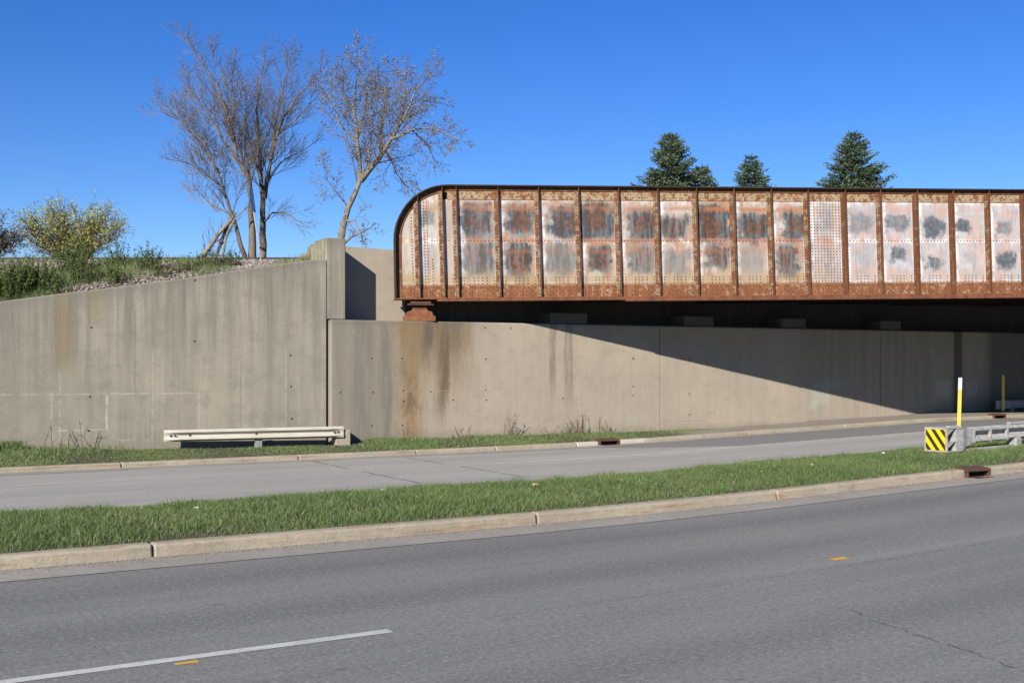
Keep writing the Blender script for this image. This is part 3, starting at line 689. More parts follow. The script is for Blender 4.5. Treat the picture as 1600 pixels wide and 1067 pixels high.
# riveted angle along top and curved end
riv_n = 6
def rivet(b, s_, z, y, m, r=.0185):
    i = len(b.v); c = Vector((s_, y, z))
    for rr, h in ((r, 0), (r*.7, .011)):
        for j in range(riv_n): b.v.append((s_ + math.cos(j*1.0472)*rr, y - h, z + math.sin(j*1.0472)*rr))
    b.v.append((s_, y - .016, z))
    for j in range(riv_n):
        k = (j+1) % riv_n
        b.f.append((i+j, i+k, i+6+k, i+6+j)); b.m.append(m); b.f.append((i+6+j, i+6+k, i+12)); b.m.append(m)
stp = [655.5, 694, 716, 781, 844, 906.5, 968.5, 1029.5, 1089.5, 1148, 1206, 1263, 1321, 1376, 1433, 1489, 1545, 1600]
st_s = [s_px(p) for p in stp]
while st_s[-1] < LEN - 1.2: st_s.append(st_s[-1] + 1.13)
YW = -.03       # front of web plate
b = MB()        # curved end angle
o1 = outline(.036); o2 = outline(.20)
rows = [[Vector((s_, -.055, z)) for s_, z in o1], [Vector((s_, -.055, z)) for s_, z in o2], [Vector((s_, -.028, z)) for s_, z in o2]]
b.quads(rows)
L_ = 0; pl = outline(.12); acc = 0
for k in range(len(pl) - 1):
    a_, c_ = Vector(pl[k]), Vector(pl[k+1]); d = (c_ - a_).length
    n = max(1, round(d/.11))
    for j in range(n): q = a_ + (c_ - a_)*((j + .5)/n); rivet(b, q.x, q.y, -.055, 1)
b.build('end_angle', [M['stiff'], M['rivet']], br)
b = MB()        # top angle + chord band
b.box(RC, LEN, -.075, -.0, H - .15, H - .036, 0)
b.box(RC, LEN, -.050, 0, 2.80, H - .151, 1)
n = int((LEN - RC)/.105)
for k in range(n):
    s_ = RC + .05 + k*.105
    rivet(b, s_, H - .09, -.075, 2, .015); rivet(b, s_ + (.05 if k % 2 else 0), 2.965 - (.0 if k % 2 else .085), -.05, 2)
b.build('top_angle', [M['stiff'], M['band'], M['rivet']], br)
b = MB()        # bottom angle
b.box(.20, LEN, -.065, 0, .06, .285, 0)
b.box(.20, LEN, -.042, 0, .286, .40, 0)
for k in range(int((LEN - .3)/.085)):
    s_ = .28 + k*.085; rivet(b, s_, .12 + .05*(k % 2), -.065, 1, .016)
    if k % 2 == 0: rivet(b, s_, .235, -.065, 1, .016)
    if k % 3: rivet(b, s_, .34, -.042, 1, .015)
b.build('bottom_angle', [M['bandrust'], M['rivet']], br)
b = MB(); b.box(-.02, LEN, -.24, .24, .02, .058, 0); b.box(1.15, LEN, -.235, .235, -.035, .019, 0); b.box(6.5, LEN, -.23, .23, -.07, -.036, 0)
for k in range(int(LEN/.16)): pass
b.build('bottom_flange', M['flangeb'], br)
# web plates with paint remains
edges = [.036] + st_s + [LEN]
#      pale  a:(x,y,w,h,k)            b:(x,y,w,h,k)        rust
PAT = [(.0, (.5,.7,.3,.1,.0), (.5,.2,.3,.1,.0), .9), (.0, (.35,.78,.25,.08,.6), (.5,.3,.3,.1,.2), .8), (.0, (.5,.75,.3,.16,.2), (.5,.3,.3,.1,.1), .7),
 (.05, (.5,.76,.38,.17,.9), (.52,.30,.36,.18,.7), .75), (.0, (.5,.76,.40,.16,1), (.42,.30,.34,.18,.85), .85), (.05, (.68,.74,.38,.17,1), (.55,.29,.40,.15,.6), .65),
 (.0, (.5,.76,.42,.17,1), (.5,.31,.28,.15,.9), .8), (.0, (.6,.70,.40,.15,.85), (.6,.30,.38,.14,.7), .8), (.05, (.45,.68,.40,.12,.75), (.5,.25,.3,.14,.5), .9),
 (.0, (.45,.73,.42,.18,1), (.6,.30,.32,.13,.75), 1), (.05, (.5,.70,.42,.15,1), (.45,.30,.30,.15,.35), .85), (.0, (.62,.72,.30,.17,.95), (.5,.28,.30,.15,.9), .75),
 (.75, (.5,.75,.18,.14,.35), (.6,.3,.1,.2,.3), .5), (1, (.4,.75,.34,.15,.55), (.5,.3,.2,.2,.2), .25), (.95, (.4,.74,.30,.10,.7), (.5,.33,.25,.12,.75), .15),
 (1, (.45,.70,.28,.15,1), (.5,.25,.26,.09,.75), .15), (.9, (.35,.70,.25,.08,.9), (.5,.3,.2,.1,.2), .1), (1, (.45,.70,.22,.09,.6), (.5,.30,.24,.13,1), .15)]
rr = random.Random(8)
for k in range(len(edges) - 1):
    s0, s1 = edges[k], edges[k+1]; b = MB()
    pa = PAT[k] if k < len(PAT) else (1, (.5, .72, rr.uniform(.15,.35), .12, .8), (.5, .3, .25, .12, .7), .2)
    if k < 2:     # under the curve
        zs = []
        for s_ in np.linspace(s0, s1, 9):
            zt = H - .19 if s_ >= RC else H - RC + math.sqrt(max(0, (RC - .19)**2 - max(0, RC - max(s_, .2))**2)) if s_ > .19 else H - RC
            zs.append((max(s_, .19), zt))
        rows = [[Vector((sh(s_, .4), YW, .40)) for s_, z in zs], [Vector((sh(s_, z), YW, z)) for s_, z in zs]]
    else:
        rows = [[Vector((sh(s0, z), YW, z)), Vector((sh(s1, z), YW, z))] for z in (.40, 2.80)]
    b.quads(rows); nv = len(b.v)
    z1 = 2.80
    # rivets
    def rv(s_, z, m=1, r=.0185): rivet(b, sh(s_, z), z, YW - .0005, m, r)
    if 2 <= k:
        # lap strip of the horizontal splice
        n = max(2, round((s1 - s0 - .2)/.10))
        if k != 12:
            for j in range(n): rv(s0 + .16 + (s1 - s0 - .24)*j/(n - 1), 1.655)
        if k == 12:
            b.box(s0 + .06, s1 - .02, YW - .012, YW, .42, 3.0, 2)
            for i_ in range(10):
                for j_ in range(29):
                    rivet(b, sh(s0 + .12 + i_*.096, .47 + j_*.087), .47 + j_*.087, YW - .0125, 1, .0195)
        elif k > 2:
            W = s1 - s0
            for gr in ((.04, .11), (.36, .45, .55, .66), (.84, .93)) if k < 13 else ((.04,), (.30, .40, .50, .60), (.80, .89, .96)):
                for f in gr:
                    for z in (.455, .535, .615): rv(s0 + W*f + .03, z)
    if k in (0, 1):
        for col in ((.50, .58) if k == 0 else (s0 + .16, s0 + .25)):
            z = .5
            while z < (H - RC + math.sqrt((RC - .2)**2 - max(0, RC - col)**2) - .08 if col < RC else 2.7): rv(col, z); z += .085
    if k == 1:
        for z in np.arange(.45, 1.2, .085): rv(s0 + .37, z)
        for j in range(3): rv(s0 + .37 + j*.08, 1.655)
    if k == 2:
        for z in (.5, .6, .7): rv(s0 + .25, z)
    if k in (11, 13):
        cx = s1 - .17 if k == 11 else s0 + .10
        for z in np.arange(.45, 2.8, .085): rv(cx, z, 1, .014)
    W = s1 - s0
    pa = (pa[0],) + tuple((q_[0] + rr.uniform(-.05, .05), q_[1] + rr.uniform(-.02, .02), q_[2]*rr.uniform(.85, 1.12), q_[3]*rr.uniform(.85, 1.08), q_[4]) for q_ in pa[1:3]) + (pa[3],)
    dic = dict(seed=k + .37, pale=pa[0], rust=pa[3], ax=pa[1][0], ay=pa[1][1], aw=pa[1][2], ah=pa[1][3], ak=pa[1][4], bx=pa[2][0], by=pa[2][1], bw=pa[2][2], bh=pa[2][3], bk=pa[2][4])
    ob = b.build('web_plate', [M['web'], M['rivet'], M['web']], br, uv=lambda p: ((p[0] - s0)/W, (p[2] - .4)/2.4), attrs={a: [v]*len(b.v) for a, v in dic.items()})
# solid web behind + stiffeners
for k, s_ in enumerate(st_s):
    b = MB(); zt = H - .04
    if s_ < RC: zt = H - RC + math.sqrt(RC**2 - (RC - s_)**2) - .05
    pale = k in (1, 2) or k % 3 == 1
    T = lambda p: Vector((sh(s_, p.z) + p.x, p.y, p.z))
    bot = .062
    b.box(-.012, .0, -.185, -.052, bot, zt, 0, T)                    # outstanding leg
    b.box(-.115, -.0125, -.092 if False else -.084, -.030, bot + .02, zt - .12, 1, T)      # riveted leg
    z = bot + .1
    while z < zt - .15: rivet(b, sh(s_, z) - .065, z, -.084, 2, .0165); z += .088
    b.build('stiffener', [M['stiff'], M['stiffp'] if (pale or k < 12) else M['stiff'], M['rivet']], br)
b = MB(); oo = outline(.05); prof = [(s_, z) for s_, z in oo] + [(LEN, H - .05), (LEN, .1), (.06, .1)]
b.face([(s_, -.0, z) for s_, z in prof]); b.face([(s_, .02, z) for s_, z in prof][::-1])
b.build('web_core', M['under'], br)
# deck, cross beams, far girder
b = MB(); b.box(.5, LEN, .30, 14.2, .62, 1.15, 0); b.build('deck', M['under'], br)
k = 0; d = 1.25
while d < 13.5:
    # longitudinal beams resting on the pedestals; start at the skewed backwall
    s0 = max(.2, (d*.92)/.366 - 2.9 + .3)
    b = MB(); b.box(s0, LEN, d - .15, d + .15, .04, .07); b.box(s0, LEN, d - .012, d + .012, .071, .55); b.box(s0, LEN, d - .15, d + .15, .551, .58)
    b.build('floor_beam', M['under'], br); d += 1.35
for k in range(2, 33, 2):
    b = MB(); s_ = st_s[min(k, len(st_s)-1)] if k < len(st_s) else 1.1*k
    b.box(s_ - .01, s_ + .01, .03, 14, .28, .60); b.box(s_ - .10, s_ + .10, .03, 14, .26, .279); b.build('cross_beam', M['under'], br)
b = MB(); b.box(4, LEN, 14.3, 14.34, .0, H); b.box(4, LEN, 14.1, 14.5, H + .001, H + .04); b.box(4, LEN, 14.1, 14.5, -.04, -.001); b.build('far_girder', M['under'], br)
# bearing
bx, by = P(655, 500, 31.95).x, 31.95
be = thing('bridge_bearing', 'rusty stepped cast bearing on the abutment under the rounded end of the bridge', 'bearing', (bx, by, ZT))
def BT(p): return Vector((bx + p.x*.98656 - p.y*.1633, by + p.x*.1633 + p.y*.98656, ZT + p.z))
b = MB(); b.box(-.43, .43, -.30, .30, .004, .15, 0, BT, .008); b.box(-.37, .37, -.25, .25, .151, .205, 0, BT, .008); b.build('base_plate', M['bearing'], be)
b = MB(); rows = []
for xw, z in ((.345, .206), (.345, .262), (.29, .285), (.21, .30), (.20, .345)): rows.append([BT(Vector((x*xw, y*.22, z))) for x, y in ((-1, -1), (1, -1), (1, 1), (-1, 1))])
b.quads(rows, 0, True); b.cap(rows[-1]); b.build('saddle', M['bearing'], be)
b = MB(); rows = []
for x in (-.20, -.19, .19, .20):
    r_ = .11 if abs(x) < .2 else .08; rows.append([BT(Vector((x, math.cos(a)*r_*1.2, .385 + math.sin(a)*r_*.85))) for a in np.linspace(0, 6.283, 13)[:-1]])
b.quads(rows, 0, True); b.cap(rows[0]); b.cap(rows[-1]); b.build('pin', M['castiron'], be)
b = MB(); b.box(-.33, .38, -.24, .24, .45, .485, 0, BT); b.box(-.26, .30, -.26, .26, .486, .545, 0, BT); b.build('sole_plate', M['castiron'], be)

# ------------------------------------------------------------------ guardrails
WB = [(0, .156), (.012, .150), (.070, .122), (.098, .104), (.098, .084), (.072, .066), (.012, .030), (0, .016), (0, -.016), (.012, -.030), (.072, -.066), (.098, -.084), (.098, -.104), (.070, -.122), (.012, -.150), (0, -.156)]
def wbeam(b, A, B, out, n=8, flatA=0, flatB=0, m=0, sc=1, flare=None):
    """A,B = centre points at the back of the beam; out = unit vector towards traffic"""
    rows = []; L = (B - A).length
    for k in range(n + 1):
        f = k/n; d = f*L; p = A + (B - A)*f; q = 1
        if flatA and d < flatA: q = max(.12, d/flatA)
        if flatB and L - d < flatB: q = max(.12, (L - d)/flatB)
        rows.append([p + out*(w_*q*sc) + Vector((0, 0, z*sc)) for w_, z in WB])
    rows2 = [[p - out*.005 for p in r] for r in rows]
    b.quads(rows, m); b.quads([r[::-1] for r in rows2], m)
    for a_, c_ in zip((rows, rows), (0, -1)):
        b.face(rows[c_] + rows2[c_][::-1], m)
    for e in (0, -1): b.quads([[r[e] for r in rows], [r[e] for r in rows2]], m)
def bolts(b, pts_, out, r=.022, m=0):
    a = Vector((out.y, -out.x, 0)).normalized()
    for p in pts_:
        rows = [[p + out*h + a*math.cos(j*1.047)*q + Vector((0, 0, math.sin(j*1.047)*q)) for j in range(6)] for q, h in ((r, 0), (r*.8, .014), (.001, .016))]
        b.quads(rows, m, True)
# short rail against the wall
outv = Vector((.386, -.923, 0))
def on_left(px, py, off):   # point on a line parallel to the wall, off metres in front
    p = (px - 800)/F; c0 = 30.3 + .418*4.93 - off*1.084
    Y = c0/(1 - .418*p); return Vector((p*Y, Y, CH + (HZ - py)/F*Y))
A = on_left(256, 681, .42); B = on_left(537, 674.5, .52)
gr = thing('guardrail', 'short off-white W-beam guardrail against the concrete walls at left, its ends bolted flat', 'guardrail', (A.x, A.y, .13))
b = MB(); wbeam(b, A, B, outv, 40, .32, .40, sc=.93); rb_ = b.build('rail_beam', M['whiterail'], gr, smooth=False)
d_ = (B - A).normalized()
for bp in [A + d_*.05 + Vector((0, 0, .085)), A + d_*.05 + Vector((0, 0, -.085)), A + d_*.16 + outv*.03, A + d_*.26 + outv*.05, B - d_*.05 + Vector((0, 0, .085)), B - d_*.05 + Vector((0, 0, -.085)), B - d_*.15 + outv*.02, B - d_*.25 + outv*.04, A + d_*.62 + outv*.01, (A+B)/2 + outv*.005]:
    b = MB(); bolts(b, [bp - Vector(gr.location)], outv, .030); b.build('bolt', M['bolt'], rb_)
q = on_left(404.5, 690, .46); b = MB(); b.box(-.09, .09, .0, .14, -.1, .46, 0, lambda p: q.xy.to_3d() + Vector((.923*p.x + .386*-p.y*-1*-1*0 - .386*p.y, .386*p.x + .923*p.y, p.z)), .008); b.build('post', M['wood'], gr)
q2 = on_left(524, 690, .02); b = MB(); b.box(-.10, .30, -.45, .3, -.1, .46, 0, lambda p: q2.xy.to_3d() + Vector((.923*p.x - .386*p.y, .386*p.x + .923*p.y, p.z)), .02); b.build('anchor_block', M['kerb'], gr, uv=lambda p: (p[0], p[2]))
b = MB(); b.box(-.5, .1, -.40, -.30, .33, .37, 0, lambda p: q2.xy.to_3d() + Vector((.923*p.x - .386*p.y, .386*p.x + .923*p.y, p.z))); b.build('bracket', M['bolt'], gr)

# median guardrail with crash terminal
U3 = Vector((UX, UY, 0)); V3 = Vector((-UY, UX, 0))
TX, TY = .3678*22.72, 22.72; GZ0 = g(TX) + .20
gt = thing('guardrail', 'galvanised median guardrail whose boxy end terminal wears a yellow and black striped panel', 'guardrail', (TX, TY, GZ0))
def GT(p): return Vector((TX, TY, 0)) + U3*p.x + V3*p.y + Vector((0, 0, p.z + .05*max(0, p.x)*.35))
z0, z1 = .435, .915
hd = MB()
hd.box(-.0, .028, -.265, -.235, z0, z1, 0, GT); hd.box(0, .028, .235, .265, z0, z1, 0, GT)                   # front frame
hd.box(-.0, .028, -.2345, .2345, z1 - .03, z1, 0, GT); hd.box(0, .028, -.2345, .2345, z0, z0 + .03, 0, GT)
hd.box(.029, .50, -.26, .26, z1 - .02, z1 - .004, 0, GT); hd.box(.029, .50, -.26, .26, z0 + .004, z0 + .02, 0, GT)
hd.box(.03, .30, -.25, .25, (z0+z1)/2 - .05, (z0+z1)/2 - .04, 0, GT)
hd.face([GT(Vector(p)) for p in ((.03, -.245, z1 - .03), (.24, -.245, z1 - .03), (.03, -.245, z1 - .16))])
hd.face([GT(Vector(p)) for p in ((.03, -.245, (z0+z1)/2 - .05), (.24, -.245, (z0+z1)/2 - .05), (.03, -.245, (z0+z1)/2 - .17))])
hd.box(.03, .50, .24, .255, z0 + .02, z1 - .02, 0, GT)
rows = []
for x, w_, a_, c_ in ((.30, .25, z0 + .021, z1 - .021), (.52, .25, z0 + .021, z1 - .021), (.70, .20, z0 + .10, z1 - .04), (.90, .19, z0 + .15, z1 - .06)):
    rows.append([GT(Vector(p)) for p in ((x, -w_, a_), (x, w_, a_), (x, w_, c_), (x, -w_, c_))])
hd.quads(rows, 0, True); hd.cap(rows[0]); hd.cap(rows[-1])
hd.build('terminal_head', M['galv'], gt)
pn = MB(); pn.box(-.006, -.001, -.232, .232, z0 + .032, z1 - .032, 0, GT)
# black diagonal bars, clipped to the panel; they fall to the right as seen
def clip(poly, f):
    out = []
    for i in range(len(poly)):
        a_, c_ = poly[i], poly[(i+1) % len(poly)]; fa, fc = f(a_), f(c_)
        if fa >= 0: out.append(a_)
        if (fa >= 0) != (fc >= 0): t_ = fa/(fa - fc); out.append((a_[0] + (c_[0]-a_[0])*t_, a_[1] + (c_[1]-a_[1])*t_))
    return out
# panel coordinates: h rightwards as seen from the road (= -V), z up
pw, ph0, ph1 = .228, z0 + .036, z1 - .036
for k in range(-4, 6):
    c0 = k*.205 + .055
    poly = [(-pw, ph0), (pw, ph0), (pw, ph1), (-pw, ph1)]
    # bar: 0 <= (h + (z - zc)*.8) - c0 <= .1
    f0 = lambda p: (p[0] + (p[1] - (ph0+ph1)/2)*.80) - c0
    f1 = lambda p: c0 + .095 - (p[0] + (p[1] - (ph0+ph1)/2)*.80)
    poly = clip(poly, f0); poly = clip(poly, f1) if poly else poly
    if len(poly) > 2: pn.face([GT(Vector((-.0085, -h_, z_))) for h_, z_ in poly], 1)
pn.build('striped_panel', [M['markY'], M['markK']], gt)
b = MB()
for z in (z0 + .17, z1 - .10): b.box(.90, 2.0, -.20, -.15, z, z + .035, 0, GT)
for x in (.90, 1.42, 1.96): b.box(x, x + .045, -.205, -.145, z0 + .15, z1 - .06, 0, GT)
b.build('feeder_channel', M['galv'], gt)
b = MB(); wbeam(b, GT(Vector((.8, -.09, .73))), GT(Vector((14, -.09, .73))), -V3, 20); wbeam(b, GT(Vector((2.4, .09, .73))), GT(Vector((14, .09, .73))), V3, 20); b.build('rail_beam', M['galv'], gt)
for x in (2.35, 4.2, 6.1, 8, 9.9, 11.8):
    b = MB(); b.box(x, x + .10, -.08, .08, .15, .86, 0, GT, .006); b.box(x - .02, x + .14, -.15, .15, .60, .86, 0, lambda p: GT(p), .006) if x > 3 else None; b.build('post', M['galv'], gt)
b = MB(); b.box(.55, 2.4, -.17, -.10, .40, .47, 0, GT); b.box(2.25, 2.45, -.2, .0, .30, .62, 0, GT, .02); b.build('ground_strut', M['galv'], gt)
b = MB(); b.box(.0, .6, -.26, .26, .30, .42, 0, GT); b.build('skid', M['bolt'], gt)
b = MB(); b.box(.18, .5, -.18, -.10, z1 + .0, z1 + .03, 0, GT); b.build('bracket', M['galv'], gt); b = MB(); b.box(2.2, 2.7, -.12, -.02, .89, .93, 0, GT); b.build('bracket', M['galv'], gt)

# yellow delineators
def delineator(px, ytop, Y, zb, label, m1=True, lean=.0):
    X = (px - 800)/F*Y; zt = CH + (HZ - ytop)/F*Y; w_ = .038 if Y < 30 else .05
    t = thing('delineator_post', label, 'marker post', (X, Y, zb), 'yellow marker posts')
    def T(p): return Vector((X + p.x + lean*(p.z - zb), Y + p.y, p.z))
    b = MB(); b.box(-w_, w_, -.012, .012, zb, zt - (.25 if m1 else 0), 0, T, .004); b.build('post', M['yellow'], t)
    if m1:
        b = MB(); b.box(-w_, w_, -.012, .012, zt - .249, zt, 0, T, .004); b.build('reflective_band', M['sheet'], t)
delineator(1497, 590, 23.5, .40, 'flat yellow marker post with white top behind the striped terminal', True, .03)
delineator(1567.5, 586, 41.2, .5, 'plain yellow marker post in the shade at the start of the far wall guardrail', False)
# guardrail against the wall under the bridge
def wl(px, off):
    p = (px - 800)/F; Y = (32.9 - off*1.131)/(1 - .528*p); return Vector((p*Y, Y, 0))
A = wl(1556, .75); B = wl(1950, .55)
g2 = thing('guardrail', 'dusty guardrail standing in deep shade along the wall under the bridge', 'guardrail', (A.x, A.y, .5))
wo = Vector((.467, -.884, 0)); zc = Vector((0, 0, .72)); b = MB()
wbeam(b, A + zc, B + zc + Vector((0, 0, .15)), wo, 14, .3); b.build('rail_beam', M['galv'], g2)
for k in range(5):
    p = A + (B - A)*(.06 + k*.2); b = MB(); b.box(-.08, .08, .01, .17, .2, .85 + .03*k, 0, lambda q: p + Vector((q.x*.884 - q.y*.467, q.x*.467 + q.y*.884, q.z)), .008); b.build('post', M['wood'], g2)

# kerb inlets
def inlet(u, v, label):
    t = thing('kerb_inlet', label, 'storm drain', tuple(RP(u, v)), 'rusty kerb inlets')
    def T(p): q = RP(u, v); return q + U3*p.x + V3*p.y + Vector((0, 0, p.z))
    h = MB(); 
    rows = [[T(Vector((x, y, z))) for y, z in ((-.035, .105), (-.03, .135), (.02, .155), (.24, .168), (.24, .10), (.0, .085))] for x in (-.315, .315)]
    h.quads(rows, 0, True); h.cap(rows[0]); h.cap(rows[1])
    h.box(-.315, -.285, -.03, .25, -.02, .11, 0, T); h.box(.285, .315, -.03, .25, -.02, .11, 0, T)
    h.build('hood', M['castiron'], t)
    h = MB(); h.box(-.283, .283, .10, .12, .0, .09, 0, T); h.box(-.283, .283, -.10, .099, .007, .012, 0, T); h.build('opening', M['dark'], t)
    h = MB(); h.box(-.30, .30, -.25, -.101, .0065, .012, 0, T); h.build('grate_frame', M['castiron'], t)
inlet(inl1, NK, 'rusty kerb inlet in the near median kerb below the striped terminal')
inlet(inl2, FK, 'rusty kerb inlet in the far kerb between two pale kerb stones')
inlet(inl3, FK, 'rusty kerb inlet in the far kerb at the edge of the bridge shade')

# ------------------------------------------------------------------ grass
def blades(name, base, hmin, hmax, seed, wd=.004, tall=None, bend=.5, tl=(0, .75)):
    r = np.random.default_rng(seed); n = len(base)
    h = r.uniform(hmin, hmax, n) * (tall if tall is not None else 1)
    A = r.uniform(0, 2*np.pi, n); B = r.uniform(0, 2*np.pi, n); lean = r.uniform(.05, bend, n)*h
    w_ = wd*r.uniform(.7, 1.5, n)
    dx, dy = np.cos(A)*w_, np.sin(A)*w_; lx, ly = np.cos(B)*lean, np.sin(B)*lean
    V = np.zeros((n, 5, 3), np.float32)
    V[:, 0] = base - np.stack([dx, dy, 0*dx], 1); V[:, 1] = base + np.stack([dx, dy, 0*dx], 1)
    mid = base + np.stack([lx*.35, ly*.35, h*.55], 1)
    V[:, 2] = mid + np.stack([dx*.8, dy*.8, 0*dx], 1); V[:, 3] = mid - np.stack([dx*.8, dy*.8, 0*dx], 1)
    V[:, 4] = base + np.stack([lx, ly, h*.97], 1)
    me = bpy.data.meshes.new(name); me.vertices.add(n*5); me.vertices.foreach_set('co', V.ravel())
    i = np.arange(n)*5
    L = np.stack([i, i+1, i+2, i+3, i+3, i+2, i+4], 1).ravel().astype(np.int32)
    me.loops.add(n*7); me.loops.foreach_set('vertex_index', L); me.polygons.add(n*2)
    st_ = np.stack([np.arange(n)*7, np.arange(n)*7 + 4], 1).ravel().astype(np.int32)
    me.polygons.foreach_set('loop_start', st_); me.polygons.foreach_set('loop_total', np.tile([4, 3], n).astype(np.int32)); me.update(); me.validate()
    return me, r, n
def grass_obj(name, base, hmin, hmax, seed, label, dryf=.08, **kw):
    me, r, n = blades(name, base, hmin, hmax, seed, **kw)
    X, Y = base[:, 0], base[:, 1]
    patch = .5 + .25*np.sin(X*1.3 + 2*np.sin(Y*.9)) + .25*np.sin(Y*1.9 + 1.7*np.sin(X*.8 + 1))
    gr_ = np.random.default_rng(seed + 50).random((400, 400)); ii = (np.floor(X*5) % 400).astype(int); jj = (np.floor(Y*7) % 400).astype(int); kk = (np.floor(X*1.7 + 3*Y) % 400).astype(int)
    patch = np.clip(.55*patch + .35*gr_[ii, jj] + .2*gr_[kk, jj//3], 0, 1)
    t_ = np.clip(r.uniform(.0, .42, n) + .42*patch, 0, .78); t_[r.random(n) < dryf*(1.6 - patch)] = r.uniform(.85, 1)
    a = me.attributes.new('tint', 'FLOAT', 'POINT'); a.data.foreach_set('value', np.repeat(t_, 5).astype(np.float32))
    me.materials.append(M['grass']); o = bpy.data.objects.new(name, me); COL.objects.link(o)
    struct(o, 'stuff'); tag(o, label, 'grass'); return o
gx = np.array(GX); gz = np.array(GZ)
r = np.random.default_rng(1)
n = 330000; u = r.uniform(-6, 29, n); v = r.uniform(13.24, 16.62, n)
clump = .75 + .35*np.sin(u*3.1 + 2*np.sin(v*2)) * np.sin(v*4.3 + u) + .25*np.sin(u*.9 + 1)
keep = r.random(n) < .55 + .45*clump; u, v, clump = u[keep], v[keep], clump[keep]
v = v + .03*np.sin(u*9); x = u*UX - v*UY; y = u*UY + v*UX
base = np.stack([x, y, np.interp(x, gx, gz) + med_z(v) - .01], 1)
short = np.clip(1.1 - (u - 8)*.018, .6, 1.1) * (1 - .45*np.exp(-((v - 13.3)/.12)**2))
grass_obj('grass', base, .025, .095, 2, 'green grass covering the median strip between the two carriageways', .13, tall=(.55 + .65*clump)*short, wd=.0031, bend=1.1)
n = 90000; X = r.uniform(-15, 6.2, n) + 0; f = r.random(n)
X = np.where(r.random(n) < .06, r.uniform(5, 12, n), X)
Yw = np.where(X < -4.93, 30.3 + .418*(X + 4.93), 32.9 + .528*X) - .03; Yk = (FK + .17 + X*UY)/UX
Y = Yk + (Yw - Yk)*f
dens = np.clip(1.15 - (X + 2)*.10, .12, 1) * (.6 + .4*np.sin(X*2.3 + 3*f)); keep = (r.random(n) < dens) & ~((X > 5) & (f < .6))
X, Y, f = X[keep], Y[keep], f[keep]
zk = np.interp(X, gx, gz) + .095; zw = np.interp(X, [-30, 4.5, 7, 14.7, 19], [.13, .13, .17, .45, .5]); zw = np.where((X > -9.6) & (X < -3.9), .05, zw); zz = zk + (zw - zk)*f
tall = .78*np.clip(1.15 - (X + 6)*.05, .5, 1.1) * (.75 + .5*f) * np.where((X > -9.3) & (X < -3.9), .48, 1)
grass_obj('grass', np.stack([X, Y, zz - .01], 1), .04, .14, 5, 'uneven green grass between the far kerb and the concrete walls', .16, tall=tall, wd=.005, bend=.9)
# taller tufts, clover-dark clumps and dandelions
r = np.random.default_rng(31); nc = 260; uc = r.uniform(-5, 26, nc); vc = r.choice([1, 1, 0], nc)*r.uniform(13.4, 16.4, nc); vc = np.where(vc == 0, r.uniform(16.2, 16.6, nc), vc)
k = 110; u = (uc[:, None] + r.normal(0, .13, (nc, k))).ravel(); v = np.clip((vc[:, None] + r.normal(0, .09, (nc, k))).ravel(), 13.3, 16.63); x = u*UX - v*UY; y = u*UY + v*UX
grass_obj('grass', np.stack([x, y, np.interp(x, gx, gz) + med_z(v) - .01], 1), .05, .15, 41, 'taller dark grass tufts standing out of the median grass', .04, tall=np.repeat(r.uniform(.6, 1.25, nc), k), wd=.0036, bend=.9)
M['dandelion'] = mat_simple('dandelion_yellow', (.80, .62, .03), (.70, .50, .02), 8, .7)
b = MB(); rr_ = random.Random(6)
for _ in range(45):
    u_, v_ = rr_.uniform(-4, 26), rr_.uniform(13.7, 16.4); p = RP(u_, v_, float(med_z(v_)) + rr_.uniform(.05, .09)); q_ = rr_.uniform(.007, .012)
    ring = [p + Vector((math.cos(j*1.05)*q_, math.sin(j*1.05)*q_, rr_.uniform(-.004, .004))) for j in range(6)]
    b.quads([ring, [p + Vector((0, 0, .012))]*6], 0, True)
o = struct(b.build('dandelions', M['dandelion']), 'stuff'); tag(o, 'tiny yellow dandelion heads scattered in the median grass', 'flowers')
# camera side bank
n = 16000; u = r.uniform(-8, 12, n); v = r.uniform(-3, 1.05, n); x = u*UX - v*UY; y = u*UY + v*UX
grass_obj('grass', np.stack([x, y, np.interp(v, [-3, 0, 1.06], [.4, .3, .13]) + np.interp(x, gx, gz)], 1), .05, .14, 7, 'grass on the roadside bank under the viewer', .1)

